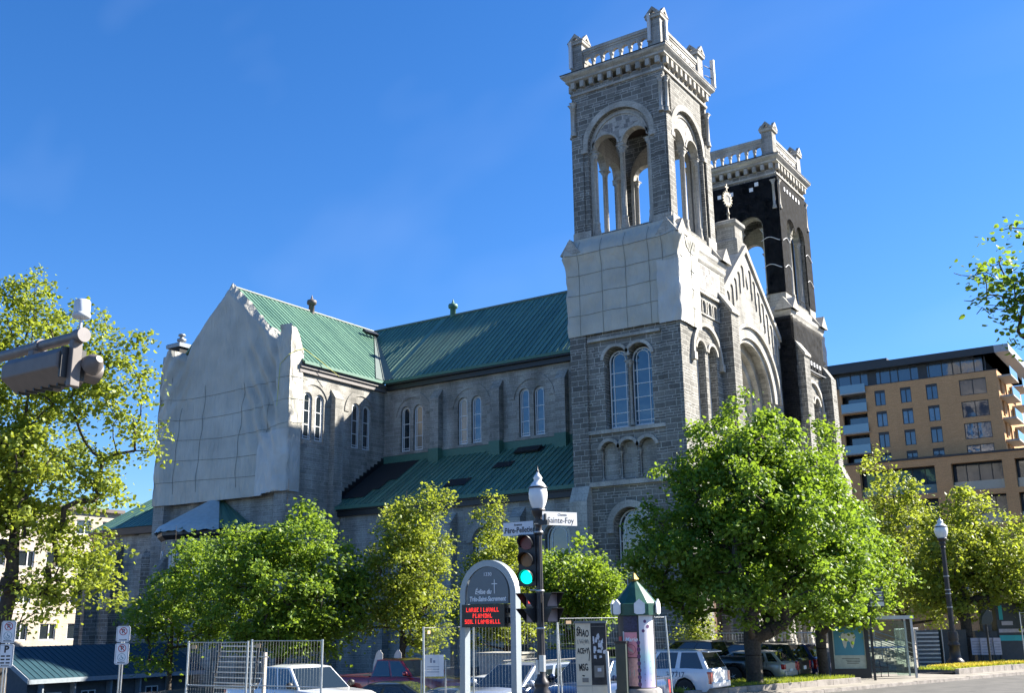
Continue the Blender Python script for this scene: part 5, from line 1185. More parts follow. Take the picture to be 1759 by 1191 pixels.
text('lettering', '1330', .13, WL_, FG, 0.0, 4.06, .088, pn, .004); text('lettering', 'Église du', .17, WL_, FG, -.14, 3.63, .088, pn, .004, shear=.25, bold=.004, sx=.85); text('lettering', 'Très-Saint-Sacrement', .165, WL_, FG, -.01, 3.45, .088, pn, .004, shear=.25, bold=.005, sx=.78)
m_ = MB(); m_.extr(FG, rect(.205, .225, 3.58, 3.93), (), .086, .095); m_.extr(FG, rect(.13, .30, 3.81, 3.83), (), .086, .0955); m_.build('cross', WL_, pn)
m_ = MB(); m_.fbox(FG, -.71, .60, 2.76, 3.32, -.2, .22); m_.fbox(FG, .60, .66, 2.86, 3.0, -.1, .15); m_.fbox(FG, .60, .66, 3.1, 3.22, -.1, .15); led = m_.build('message_box', plain('black_display_box', (.008, .008, .010), .35), cs_)
RED = emit('red_diodes', (1.0, .03, .02), 1.0)
rnd = random.Random(8); FONT5 = {}
G5 = {'L': ['100', '100', '100', '100', '111'], 'A': ['010', '101', '111', '101', '101'], 'U': ['101', '101', '101', '101', '111'], 'R': ['110', '101', '110', '101', '101'], 'E': ['111', '100', '110', '100', '111'], 'V': ['101', '101', '101', '101', '010'], 'I': ['1', '1', '1', '1', '1'], ' ': ['0', '0', '0', '0', '0'], 'S': ['111', '100', '111', '001', '111'], 'O': ['111', '101', '101', '101', '111'], 'P': ['110', '101', '110', '100', '100'], 'B': ['110', '101', '110', '101', '110'], 'M': ['10001', '11011', '10101', '10001', '10001'], 'D': ['110', '101', '101', '101', '110'], 'N': ['1001', '1101', '1011', '1001', '1001'], 'T': ['111', '010', '010', '010', '010'], 'H': ['101', '101', '111', '101', '101'], '.': ['0', '0', '0', '0', '1']}
m_ = MB(); dp = .0205
for row, (s, v0) in enumerate((('LARUE I LAVALL', 3.235), ('PLAMOAL', 3.09), ('SOIL I LAMBALLL', 2.945))):
    cols = []
    for ch in s:
        g = G5.get(ch, G5['A']); cols += [[g[r][c] for r in range(5)] for c in range(len(g[0]))]+[['0']*5]
    W_ = len(cols)*dp
    for c, colm in enumerate(cols):
        for r, b in enumerate(colm):
            if b == '1': u = -.055-W_/2+c*dp; v = v0-r*dp*1.05; m_.fbox(FG, u, u+dp*.55, v-dp*.55, v, .221, .226)
m_.build('diode_text', RED, led)

# graffitied cabinet
x, y = 15.35, -39.3; zc = gh(x, y); cb = thing('utility_cabinet', 'beige and black metal cabinet covered in graffiti beside the pole', 'cabinet', (x, y, zc), R(28))
BEI = plain('beige_enamel', (.72, .62, .46), .5, var=.08); topz = 2.83-zc
m_ = MB(); m_.box(-.33, .0, -.2, .35, 0, topz); bd = m_.build('door', BEI, cb)
m_ = MB(); m_.box(.003, .33, -.2, .35, 0, topz-1.28); m_.build('lower_panel', BEI, cb)
m_ = MB(); m_.box(.003, .33, -.2, .35, topz-1.277, topz-.0); m_.build('dark_panel', plain('mottled_black_panel', (.03, .028, .028), .6, var=.5, nscale=9), cb)  # upper right face, near black with random mottling
m_ = MB(); m_.box(-.35, .35, -.22, .37, topz+.001, topz+.05); m_.build('top_cover', plain('dull_zinc', (.2, .22, .22), .6), cb)
FC = lambda u, v, w: (u, -.2-w, v)
m_ = MB(); m_.fbox(FC, -.32, .32, topz-1.30, topz-1.29, .001, .004); m_.fbox(FC, -.20, -.07, topz-1.22, topz-1.13, .002, .012); m_.fbox(FC, .06, .27, topz-1.12, topz-.88, .002, .03); m_.fbox(FC, .02, .30, topz-.07, topz-.06, .002, .008); m_.build('hatch', plain('worn_steel', (.22, .2, .17), .5), cb)
m_ = MB(); m_.fbox(FC, .13, .21, topz-1.0, topz-.93, .031, .034)
for k in range(26):
    u = rnd.uniform(.04, .26); v = topz-rnd.uniform(.25, .75); a = rnd.uniform(.02, .07); b = rnd.uniform(.03, .12)
    m_.extr(FC, [(u, v), (u+a, v+rnd.uniform(-.02, .02)), (u+a*rnd.uniform(.7, 1.1), v+b), (u+rnd.uniform(-.01, .02), v+b*rnd.uniform(.7, 1))], (), .002+.0002*k, .003+.0002*k)
m_.build('torn_paper', plain('torn_white_paper', (.62, .62, .64), .8), cb)
INK = plain('black_marker', (.01, .01, .012), .5)
def stroke(parent, F, pts, r=.008, mat=INK, nm='graffiti'):
    m_ = MB(); m_.path([Vector(F(u, v, .006)) for u, v in pts], r, 4); return m_.build(nm, mat, parent)
t0 = topz
for word, u, v, s, ro in (('SHAO', -.165, t0-.21, .20, -.12), ('ACE+Y', -.17, t0-.58, .155, .0), ('MSG', -.165, t0-.92, .20, .05)):
    text('graffiti', word, s, INK, FC, u, v, .001, bd, .003, bold=.006, shear=-.15, rot=ro, sx=.50)
stroke(bd, FC, [(-.30, t0-.13), (-.26, t0-.07), (-.22, t0-.10), (-.24, t0-.2), (-.29, t0-.2)]); stroke(bd, FC, [(-.06, t0-.5), (-.03, t0-.62), (-.05, t0-.78)]); stroke(bd, FC, [(-.2, t0-1.08), (-.15, t0-1.09)], .012)
for k in range(7): stroke(bd, FC, [(-.28+k*.035, t0-.30-rnd.uniform(0, .05)), (-.27+k*.035+rnd.uniform(-.03, .03), t0-.42), (-.25+k*.035, t0-.33-rnd.uniform(0, .12))], .004, plain('grey_marker', (.2, .19, .18), .6))
x2, y2 = at(1044, 23.6); m_ = MB(); m_.tube((0, 0, 0), (-.05, 0, 2.1-gh(x2, y2)+.15), .035, .035, 10); bo = thing('bollard', 'thin pale leaning post right of the graffiti cabinet', 'post', (x2, y2, gh(x2, y2))); m_.build('shaft', plain('pale_post_paint', (.5, .5, .48), .5), bo)

# poster column
x, y = 14.83, -36.15; zk = gh(x, y); kc = thing('poster_column', 'advertising column with a green and white striped canopy and gold tip', 'poster column', (x, y, zk)); Z = lambda z: z-zk
GRN = plain('canopy_green', (.010, .065, .045), .4, var=.2); GLD = plain('gold_tip', (.5, .33, .10), .35, .8)
m_ = MB(); m_.lathe((0, 0, 0), [(.56, 0), (.56, Z(1.25)), (.5, Z(1.3))], 24); m_.build('plinth', plain('dirty_concrete', (.25, .24, .23), .9, var=.4), kc)
m_ = MB(); m_.lathe((0, 0, 0), [(.445, Z(1.28)), (.445, Z(3.06))], 32); dr = m_.build('drum', plain('dark_paint_drum', (.03, .03, .035), .5), kc)
m_ = MB(); m_.lathe((0, 0, 0), [(.56, Z(2.99)), (.58, Z(3.0)), (.58, Z(3.27)), (.54, Z(3.28)), (.40, Z(3.45)), (.22, Z(3.66)), (.09, Z(3.80)), (.07, Z(3.81))], 12, False); cn = m_.build('canopy', GRN, kc)
m_ = MB(); m_.lathe((0, 0, 0), [(.05, Z(3.8)), (.06, Z(3.83)), (.13, Z(3.86)), (.02, Z(4.01))], 6, False); m_.build('finial', GLD, cn)
for k in range(12):
    if k % 2: continue
    a = math.radians(15+30*k-8); Fk = FP((.565*math.cos(a), .565*math.sin(a), 0), a)
    m_ = MB(); m_.extr(Fk, [(-.13, Z(3.05)), (-.07, Z(3.02)), (.07, Z(3.02)), (.13, Z(3.05)), (.13, Z(3.27)), (0, Z(3.38)), (-.13, Z(3.27))], (), .0, .035); m_.build('white_pennant', WHITE, cn)
def poster(a0, a1, z0, z1, mat, r=.451, nm='poster'):
    m_ = MB(); n = 10
    vs = [(q*math.cos(R(a0+(a1-a0)*i/n)), q*math.sin(R(a0+(a1-a0)*i/n)), z) for q in (r, r+.004) for z in (Z(z0), Z(z1)) for i in range(n+1)]
    k = n+1; m_.add(vs, [(2*k+i, 2*k+i+1, 3*k+i+1, 3*k+i) for i in range(n)]+[(i, k+i, k+i+1, i+1) for i in range(n)]); return m_.build(nm, mat, dr)
def zgrad(name, stops, z0, z1):
    m, nt, p = newmat(name); N = nt.nodes.new; L = nt.links.new; t = N('ShaderNodeTexCoord'); s = N('ShaderNodeSeparateXYZ'); L(t.outputs['Object'], s.inputs[0])
    n = N('ShaderNodeTexNoise'); n.inputs['Scale'].default_value = 4; L(t.outputs['Object'], n.inputs[0]); ad = N('ShaderNodeMath'); ad.operation = 'MULTIPLY_ADD'; ad.inputs[1].default_value = .3; L(n.outputs[0], ad.inputs[0]); L(s.outputs[2], ad.inputs[2])
    r = N('ShaderNodeMapRange'); r.inputs[1].default_value = z0+.15; r.inputs[2].default_value = z1+.15; L(ad.outputs[0], r.inputs[0]); c = N('ShaderNodeValToRGB')
    while len(c.color_ramp.elements) < len(stops): c.color_ramp.elements.new(.5)
    for e, (q, col) in zip(c.color_ramp.elements, stops): e.position = q; e.color = (*col, 1)
    L(r.outputs[0], c.inputs[0]); L(c.outputs[0], p.inputs['Base Color']); p.inputs['Roughness'].default_value = .5; return m
aC = math.degrees(math.atan2(CAM.y-y, CAM.x-x))   # bearing towards the street corner
poster(aC-42, aC+3, 2.62, 3.0, plain('navy_poster', (.025, .025, .07), .5, var=.5, nscale=20)); pp = poster(aC-40, aC+1, 2.02, 2.60, plain('rose_poster', (.78, .30, .34), .5)); poster(aC-40, aC+1, 1.36, 2.0, plain('salmon_poster', (.76, .42, .38), .5, var=.2, nscale=14))
poster(aC-46, aC-41, 1.36, 2.62, plain('white_poster_margin', (.6, .6, .62), .6)); poster(aC+8, aC+62, 1.32, 3.0, zgrad('pastel_poster', [(0, (.55, .45, .66)), (.18, (.30, .38, .68)), (.42, (.38, .58, .64)), (.6, (.66, .64, .72)), (1, (.62, .64, .70))], Z(1.32), Z(3.0)))
poster(aC-70, aC-52, 2.0, 2.5, plain('red_poster', (.45, .03, .03), .5))
def FCyl(a0, zc): return lambda u, v, w: ((.4565+w)*math.cos(R(a0)+u/.4565), (.4565+w)*math.sin(R(a0)+u/.4565), Z(zc)+v)
text('lettering', 'Marie', .14, WL_, FCyl(aC-18, 2.43), 0, 0, 0, dr, .001, shear=.3, bold=.003)
m_ = MB(); Fc = FCyl(aC-19, 2.2)
m_.extr(Fc, [(.12*math.cos(R(k*20)), .12*math.sin(R(k*20))) for k in range(18)], (), .0, .001); m_.build('round_motif', plain('wine_red_ink', (.35, .05, .08), .5), dr)
m_ = MB(); m_.extr(Fc, [(-.08, .07), (-.05, -.03), (.08, -.09), (.03, .0)], (), .0012, .002)
Fc2 = FCyl(aC-19, 1.65)
for k in range(5): m_.extr(Fc2, rect(-.14, -.02+.05*math.sin(k), .2-.1*k, .225-.1*k), (), 0, .001)
m_.extr(Fc2, rect(-.06, .08, -.06, .08), (), .0015, .002); m_.build('pale_motif', plain('cream_ink', (.62, .52, .48), .5), dr)
m_ = MB(); Fc3 = FCyl(aC+30, 2.75)
for u, v, q in ((-.02, .1, .04), (.06, -.02, .045), (-.07, -.12, .04)): m_.extr(Fc3, [(u+q*math.cos(R(k*30)), v+q*math.sin(R(k*30))) for k in range(12)], (), 0, .001)
for q in range(4): m_.extr(FCyl(aC+33, 1.9-.14*q), rect(-.1, .08, 0, .018), (), 0, .001)
Fm_ = FCyl(aC+4.5, 1.4)
for q in range(7): m_.extr(Fm_, [(.045*math.cos(R(k*30)), .16*q+.055*math.sin(R(k*30))) for k in range(12)], (), 0, .001)
m_.build('dark_motif', plain('plum_ink', (.12, .05, .14), .5), dr)
# small dark box by the column
x2, y2 = at(1066, 26.4); m_ = MB(); m_.box(-.12, .12, -.2, .2, 0, 2.35-gh(x2, y2)); bx_ = thing('meter_box', 'narrow dark green box standing against the poster column', 'box', (x2, y2, gh(x2, y2)), R(20)); m_.build('body', plain('dark_green_enamel', (.03, .045, .04), .5), bx_)
m_ = MB(); m_.box(-.14, .14, -.22, .22, 2.355-gh(x2, y2), 2.4-gh(x2, y2)); m_.build('lid', DARKMETAL, bx_)

# parking signs
def park(px, d, zt, plates, label):
    x, y = at(px, d); z0 = gh(x, y); o = thing('parking_sign', label, 'sign', (x, y, z0), R(33.7+8)); F = lambda u, v, w: (u, -w, v-z0)
    m_ = MB(); m_.tube((-.03, 0, 0), (-.03, 0, zt-.05-z0), .02, .02, 8); m_.tube((.02, .01, 0), (.02, .01, zt-.35-z0), .018, .018, 8); m_.build('post', RAIL, o)
    z = zt
    for kind_ in plates:
        h = {'np': .36, 'npw': .48, 'pw': .46, 'P': .50}[kind_]; m_ = MB(); hw = .15
        m_.extr(F, [(-hw+.03, z-h+.01), (hw-.03, z-h+.01), (hw, z-h+.04), (hw, z-.04), (hw-.03, z-.01), (-hw+.03, z-.01), (-hw, z-.04), (-hw, z-h+.04)], (), .022, .03); pl = m_.build('plate', WHITE, o)
        rim = MB(); rim.extr(F, rect(-hw+.018, hw-.018, z-h+.028, z-.028), [rect(-hw+.024, hw-.024, z-h+.034, z-.034)], .0302, .032); rim.build('border', SGL, pl)
        def circ(v, mat, r=.085, slash=True):
            m_ = MB(); ring(m_, F, 0, v, r-.014, r, .0302, .034, 0, 360, 20)
            if slash: c = .7*r; m_.extr(F, [(-c, v+c-.012), (-c+.012, v+c), (c, v-c+.012), (c-.012, v-c)], (), .0302, .0345)
            m_.build('symbol_ring', mat, pl)
        RD = plain('sign_red', (.42, .02, .03), .5)
        if kind_ in ('np', 'npw'): circ(z-.125, RD); text('lettering', 'P', .13, SGL, F, 0, z-.125, .0303, pl, .002, bold=.003)
        if kind_ in ('npw', 'pw'):
            v = z-.32; TE = plain('sign_teal', (.05, .22, .26), .5); m_ = MB(); ring(m_, F, 0, v, .078, .086, .0302, .034, 0, 360, 20); ring(m_, F, -.005, v-.018, .028, .038, .0302, .034, -200, 40, 12)
            m_.extr(F, [(-.018, v+.05), (-.006, v+.05), (0, v+.01), (.03, v+.005), (.045, v-.03), (.034, v-.034), (.02, v-.005), (-.012, v-.002)], (), .0302, .0342); m_.build('wheelchair_symbol', TE, pl)
        if kind_ == 'pw': pass
        if kind_ == 'P':
            text('lettering', 'P', .19, SGL, F, 0, z-.12, .0303, pl, .002, bold=.008)
            m_ = MB()
            for k in range(3):
                for q in range(2): m_.extr(F, rect(-.10+q*.11, -.02+q*.11, z-.27-k*.07, z-.24-k*.07), (), .0302, .034)
            m_.build('small_print', SGL, pl)
        m_ = MB(); v = z-h+.055; s_ = -1 if kind_ in ('P', 'npw') else 1
        m_.extr(F, rect(-.08, .08, v-.006, v+.006), (), .0302, .034); m_.extr(F, [(s_*.09, v), (s_*.06, v+.014), (s_*.06, v-.014)], (), .0303, .0342); m_.build('arrow', SGL, pl)
        z -= h+.005
park(17, 26, 3.06, ['npw', 'P'], 'two parking plates with a large letter P, at the far left edge')
park(214, 26, 2.92, ['np', 'npw'], 'two no parking plates on a thin post left of the mesh fence')
# white notice on a stand near the red pickup
x, y = at(745, 27); zb_ = gh(x, y); o = thing('notice_board', 'small white notice on a stand, half shaded, before the red pickup', 'sign', (x, y, zb_), R(25))
m_ = MB(); m_.tube((-.3, 0, 0), (-.3, 0, 2.0-zb_), .02); m_.tube((.3, 0, 0), (.3, 0, 2.0-zb_), .02); m_.build('legs', RAIL, o)
m_ = MB(); m_.box(-.26, .26, -.03, -.01, 1.62-zb_, 2.13-zb_); pb = m_.build('board', WHITE, o)
m_ = MB(); Fb = lambda u, v, w: (u, -.03-w, v-zb_)
m_.extr(Fb, rect(-.08, -.03, 1.94, 2.05), (), .001, .003); m_.extr(Fb, rect(0, .05, 1.94, 2.0), (), .001, .003)
for k in range(3): m_.extr(Fb, rect(-.15, .15, 1.84-k*.06, 1.855-k*.06), (), .001, .003)
m_.build('print', plain('blue_grey_ink', (.15, .2, .3), .5), pb)

# construction fence panels
MESH = plain('galvanised_wire', (.36, .38, .38), .4, .6); BAR = plain('galvanised_tube', (.50, .52, .52), .35, .7)
def fence(label, p0, p1, zt, zb=None, lean=0.0, midrail=True, n=None, hz=False, tag_=True, dens=.085):
    a = Vector((*p0, 0)); b = Vector((*p1, 0)); l = (b-a).length; d = (b-a)/l; z0 = gh(*p0)+.05 if zb is None else zb
    o = thing('fence_panel', label, 'fence panel', (a.x, a.y, 0), 0, 'construction fence panels'); P = lambda s, z: (d.x*s+lean*(z-z0), d.y*s, z)
    m_ = MB(); m_.tube(P(.02, z0), P(.02, zt), .024); m_.tube(P(l-.02, z0), P(l-.02, zt), .024); m_.tube(P(.02, zt-.03), P(l-.02, zt-.03), .010); m_.tube(P(.02, z0+.1), P(l-.02, z0+.1), .02)
    if midrail: m_.tube(P(.02, zt-.95), P(l-.02, zt-.95), .014)
    m_.build('frame', BAR, o)
    m_ = MB(); k = dens
    while k < l-.03: m_.tube(P(k, z0+.1), P(k, zt-.03), .0019, .0019, 3, False); k += dens
    z = z0+.25
    while z < zt-.05: m_.tube(P(.02, z), P(l-.02, z), .002, .002, 3, False); z += .5
    m_.build('wire_mesh', MESH, o)
    m_ = MB(); m_.box(-.25, .25, -.1, .1, z0-.06, z0+.05); m_.build('foot', _pl['dirty_concrete'], o)
    if tag_:
        Fz = lambda u, v, w: (d.x*u+d.y*w, d.y*u-d.x*w, v); m_ = MB(); m_.extr(Fz, rect(.14, .30, zt-.17, zt-.09), (), .01, .014); m_.build('label_plate', plain('orange_white_tag', (.55, .38, .22), .5), o)
fence('left mesh panel in front of the stacked bars', (7.25, -43.5), (9.22, -43.5), 2.56)
fence('mesh panel in front of the white pickup doors', (9.30, -43.5), (11.42, -43.5), 2.59)
x0_, y0_ = at(730, 26); x1_, y1_ = at(806, 28.8); fence('slightly leaning mesh panel left of the arched sign', (x0_, y0_), (x1_, y1_), 2.80, lean=-.02, midrail=False)
x0_, y0_ = at(812, 28.8); x1_, y1_ = at(958, 29); fence('mesh panel seen through the arched sign', (x0_, y0_), (x1_, y1_), 2.92, midrail=False)
x0_, y0_ = at(964, 29); x1_, y1_ = at(1152, 31); fence('mesh panel between the light pole and the white minivan', (x0_, y0_), (x1_, y1_), 2.98, lean=-.05, midrail=False)
x0_, y0_ = at(1395, 58); x1_, y1_ = at(1345, 60); 
# a stack of site bars leaning behind the left fence
o = thing('bar_rack', 'rack of pale horizontal bars behind the left mesh panel', 'rack', (7.3, -42.9, 0)); m_ = MB()
for k in range(16): m_.tube((rnd.uniform(-.1, .15), .02*k, .7+k*.115), (rnd.uniform(1.2, 1.75), .02*k, .7+k*.115), .015)
m_.build('bars', BAR, o); m_ = MB(); m_.tube((0, -.04, .2), (0, .3, 2.5), .03); m_.tube((1.3, -.04, .2), (1.3, .3, 2.5), .03); m_.build('uprights', DARKMETAL, o)
x0_, y0_ = at(458, 27.5); o = thing('timber_post', 'pale timber upright behind the left mesh fence', 'post', (x0_, y0_, gh(x0_, y0_))); m_ = MB(); m_.box(-.035, .035, -.035, .035, 0, 2.35); m_.build('post', plain('pale_timber', (.45, .4, .33), .8), o)
# two pale wooden cut-outs by the red pickup
for px, lab in ((650, 'left pale board end rising behind the black sedan'), (682, 'right pale board end rising above the red pickup roof')):
    x0_, y0_ = at(px, 44.5); o = thing('barrier_board', lab, 'board', (x0_, y0_, 0), R(33)); m_ = MB()
    m_.extr(lambda u, v, w: (u, w, v), [(-.28, .2), (.2, .2), (.2, 1.7), (.1, 1.85), (.02, 1.83), (-.06, 1.72), (-.16, 1.35)], (), -.02, .02); m_.build('board', plain('pale_board', (.6, .56, .5), .7), o)

# bus shelter with advertising panel
x, y = at(1494, 54); zs_ = .12; angS = math.degrees(math.atan2(KT.y, KT.x))
sh = thing('bus_shelter', 'glass bus shelter with a blue tooth advertisement panel', 'bus shelter', (x, y, zs_), 0)
FRM = plain('shelter_black_frame', (.02, .02, .022), .4); ALU = plain('shelter_aluminium', (.5, .5, .5), .4, .6)
va_ = Vector((x-CAM.x, y-CAM.y, 0)).normalized(); ur = Vector((va_.y, -va_.x, 0))  # facing the street corner
a_s = math.atan2(ur.y, ur.x)+R(10)
def FSH(u, v, w): c, s = math.cos(a_s), math.sin(a_s); return (c*u+s*w, s*u-c*w, v)
m_ = MB(); m_.extr(FSH, rect(-1.95, -.15, 0, 2.62), [rect(-1.78, -.33, .42, 2.36)], -.12, .10); ad_ = m_.build('advert_frame', FRM, sh)
m_ = MB(); m_.extr(FSH, rect(-1.80, -.31, .40, 2.38), (), -.05, .03); m_.build('poster', plain('poster_paper', (.46, .50, .42), .5), ad_)
m_ = MB(); m_.extr(FSH, rect(-1.72, -.37, 1.02, 2.32), (), .031, .036); m_.build('blue_field', plain('teal_blue_print', (.06, .26, .36), .5, var=.08, nscale=1.5), ad_)
tooth = [(-1.38, 1.95), (-1.30, 2.03), (-1.15, 2.0), (-1.02, 2.04), (-.86, 2.03), (-.76, 1.96), (-.72, 1.85), (-.78, 1.66), (-.84, 1.42), (-.90, 1.33), (-.96, 1.42), (-1.0, 1.62), (-1.06, 1.66), (-1.13, 1.62), (-1.17, 1.42), (-1.24, 1.32), (-1.30, 1.45), (-1.34, 1.66), (-1.40, 1.84)]
m_ = MB(); m_.extr(FSH, tooth, (), .0365, .042)
m_.build('tooth_picture', plain('cream_print', (.58, .60, .52), .5), ad_)
m_ = MB()
for k, (a, b) in enumerate(((-1.42, -.62), (-1.25, -.62), (-1.2, -.62), (-1.2, -.66))): m_.extr(FSH, rect(a, b, .86-.07*k, .885-.07*k), (), .031, .035)
m_.build('small_print', plain('dark_print', (.06, .06, .05), .5), ad_)
m_ = MB(); m_.extr(FSH, rect(-2.05, -.05, 2.625, 2.78), (), -1.5, .22); m_.build('dark_roof_edge', FRM, sh)
m_ = MB(); m_.extr(FSH, rect(-.045, 1.95, 2.625, 2.79), (), -1.5, .20); m_.build('roof', ALU, sh)
m_ = MB()
for u in (0.0, 1.85): m_.extr(FSH, rect(u-.05, u+.05, 0, 2.62), (), -.05, .05)
for u in (0.0, 1.85): m_.extr(FSH, rect(u-.04, u+.04, 0, 2.62), (), -1.45, -1.37)
m_.build('post', ALU, sh)
def clearglass():
    m, nt, p = newmat('clear_shelter_glass'); N = nt.nodes.new; tr = N('ShaderNodeBsdfTransparent'); tr.inputs['Color'].default_value = (.80, .88, .85, 1); gl = N('ShaderNodeBsdfGlossy'); gl.inputs['Roughness'].default_value = .03; fr = N('ShaderNodeFresnel'); fr.inputs[0].default_value = 1.5
    mx = N('ShaderNodeMixShader'); nt.links.new(fr.outputs[0], mx.inputs[0]); nt.links.new(tr.outputs[0], mx.inputs[1]); nt.links.new(gl.outputs[0], mx.inputs[2]); nt.links.new(mx.outputs[0], nt.nodes['Material Output'].inputs[0]); return m
CG = clearglass()
m_ = MB(); m_.extr(FSH, rect(1.0, 1.80, .1, 2.55), (), -.01, .01); m_.build('front_glass', CG, sh)
m_ = MB(); m_.extr(FSH, rect(.05, 1.80, .1, 2.55), (), -1.42, -1.40); m_.build('back_glass', CG, sh)
m_ = MB(); m_.extr(FSH, rect(.05, 1.8, 1.30, 1.36), (), -1.40, -1.395); m_.build('blue_band', plain('blue_film', (.05, .17, .45), .4), sh)
m_ = MB(); m_.extr(FSH, rect(.1, .8, .42, .46), (), -1.2, -.8)
for u in (.12, .45, .78):
    m_.path([Vector(FSH(u, 0, -.9)), Vector(FSH(u, .45, -.9)), Vector(FSH(u, .75, -1.1)), Vector(FSH(u, .8, -1.25))], .018)
m_.build('bench', FRM, sh)
x, y = at(1496, 52.0); bs = thing('bus_stop_sign', 'tall dark post with a bus timetable board above the shelter', 'sign', (x, y, .1), a_s)
m_ = MB(); m_.box(-.1, -.0, -.04, .04, 0, 4.15); m_.build('post', FRM, bs)
m_ = MB(); m_.box(.02, .66, -.05, .03, 3.2, 4.12); bp_ = m_.build('board', plain('board_grey', (.10, .11, .11), .5), bs)
m_ = MB(); m_.box(.05, .63, -.055, -.051, 3.24, 3.42); m_.box(.0, .5, -.055, -.051, 4.0, 4.1)
for k in range(4): m_.box(.3, .6, -.055, -.051, 3.5+k*.11, 3.55+k*.11)
m_.build('timetable', WHITE, bp_)
# advert shelter's green notice behind, dark pedestrian signal, notice boards and kiosk on the right
x, y = at(1693, 63); o = thing('pedestrian_signal_post', 'dark signal seen from behind on a thin post at the right', 'signal', (x, y, .2), R(30)); m_ = MB(); m_.tube((0, 0, 0), (0, 0, 2.2), .06); m_.build('post', DARKMETAL, o)
m_ = MB(); m_.extr(lambda u, v, w: (u, w, v), [(-.3, 2.2), (.15, 2.15), (.32, 2.4), (.3, 2.85), (.05, 2.95), (-.22, 2.6)], (), -.2, .2); m_.build('signal_head', plain('dark_olive_housing', (.04, .045, .035), .35), o)
for k, (px, wd, lab) in enumerate(((1672, 1.0, 'left white notice board beyond the flower bed'), (1690, 1.25, 'wide white notice board beyond the flower bed'), (1708, .7, 'narrow pale notice board nearest the kiosk'))):
    x, y = at(px, 66); o = thing('notice_board', lab, 'sign', (x, y, 0), R(28)); m_ = MB(); m_.box(-wd*.27, wd*.27, -.03, .03, .75, 1.65); bb = m_.build('board', plain('pale_lilac_board', (.42, .40, .46), .6), o)
    m_ = MB()
    for q in range(5): m_.box(-wd*.22, wd*.2, -.035, -.031, .85+q*.15, .88+q*.15)
    m_.build('print', plain('grey_ink', (.2, .2, .24), .6), bb); m_ = MB(); m_.tube((-wd*.2, 0, -.1), (-wd*.2, 0, .8), .03); m_.tube((wd*.2, 0, -.1), (wd*.2, 0, .8), .03); m_.build('legs', DARKMETAL, o)
x, y = at(1732, 68); o = thing('site_kiosk', 'dark grey kiosk with turquoise stripes under the right-hand tree', 'kiosk', (x, y, -.1), R(28)); m_ = MB(); m_.box(-1.9, -.65, 0, 1.5, 0, 2.1); m_.box(-.65, 1.0, -.05, 1.5, 0, 3.6); m_.box(-1.5, -1.0, -.2, .3, 2.1, 4.2); bb = m_.build('body', plain('kiosk_slate', (.045, .055, .065), .6), o)
TQ = plain('turquoise', (.03, .38, .42), .5); m_ = MB(); m_.box(-.6, .95, -.08, -.052, 1.55, 1.85); m_.build('turquoise_stripe', TQ, bb); m_ = MB(); m_.box(-.5, -.3, -.08, -.052, 2.7, 3.5); m_.build('turquoise_stripe', TQ, bb)
m_ = MB(); m_.box(-.6, .95, -.08, -.052, 2.0, 2.2); m_.box(-.4, .2, -.08, -.052, 2.4, 2.62); m_.build('pale_strip', _pl['pale_lilac_board'], bb)
x, y = at(1752, 64); x1_, y1_ = at(1800, 64); fence('tall mesh panel at the right edge by the kiosk', (x, y), (x1_, y1_), 3.0, tag_=False, dens=.1)
# big signal arm, upper left
o = thing('signal_arm', 'grey mast arm carrying a horizontal traffic signal seen from behind and below', 'traffic light', (15.55, -52.40, 0)); AG = plain('mast_arm_grey', (.15, .14, .14), .5, .2); HG = plain('housing_taupe', (.14, .12, .11), .55)
za = 6.47
m_ = MB(); m_.tube((-6.0, .35, za+.12), (-.02, 0, za), .085, .07, 14); m_.build('arm', AG, o)
m_ = MB(); m_.tube((-.04, 0, za), (.10, 0, za), .095, .095, 16); m_.tube((-.95, .05, za+.02), (-.87, .05, za+.02), .09, .09, 14); m_.build('collar', AG, o)
m_ = MB(); m_.box(-.07, .02, -.09, .05, za-.66, za-.06); m_.box(-.98, -.86, -.08, .10, za-.5, za-.06); m_.build('hanger', HG, o)
m_ = MB(); m_.extr(lambda u, v, w: (w, u, v), [(-.10, za-.50), (-.22, za-.42), (-.22, za-.24), (-.12, za-.14), (.16, za-.14), (.16, za-.55), (.0, za-.58)], (), -1.32, -.10); hs_ = m_.build('housing', HG, o)
m_ = MB()
for k in range(7): m_.box(-1.22+k*.17, -1.19+k*.17, -.02, .14, za-.60, za-.56)
m_.box(-.10, -.06, -.18, .16, za-.55, za-.16); m_.build('fastener', BLACKP, hs_)
for k in range(3):
    m_ = MB(); m_.tube((-.98+k*.38, .16, za-.35), (-.98+k*.38, .44, za-.38), .16, .15, 18); m_.build('visor', HG, hs_, recalc=False)
m_ = MB(); m_.lathe((.02, .18, za-.36), [(.14, 0), (.12, .10), (.05, .19)], 14, M=Matrix.Rotation(R(70), 3, 'Y')); m_.build('end_visor', HG, o)
m_ = MB(); m_.tube((0, 0, za+.08), (0, 0, za+.24), .02); m_.lathe((0, 0, za+.22), [(.05, 0), (.11, .02), (.115, .06), (.10, .08)], 20); dt = m_.build('detector_base', plain('pale_grey_cap', (.5, .52, .53), .4), o)
m_ = MB(); m_.lathe((0, 0, za+.30), [(.10, 0), (.10, .15), (.085, .17)], 20); m_.build('detector_dome', plain('milky_dome', (.62, .66, .70), .2), dt)
m_ = MB(); m_.lathe((-9.5, .6, -0.0), [(.2, 0), (.14, 7.2)], 12); m_.tube((-9.5, .6, 6.75), (-5.9, .33, za+.12), .085, .085, 12); m_.build('mast', AG, o)

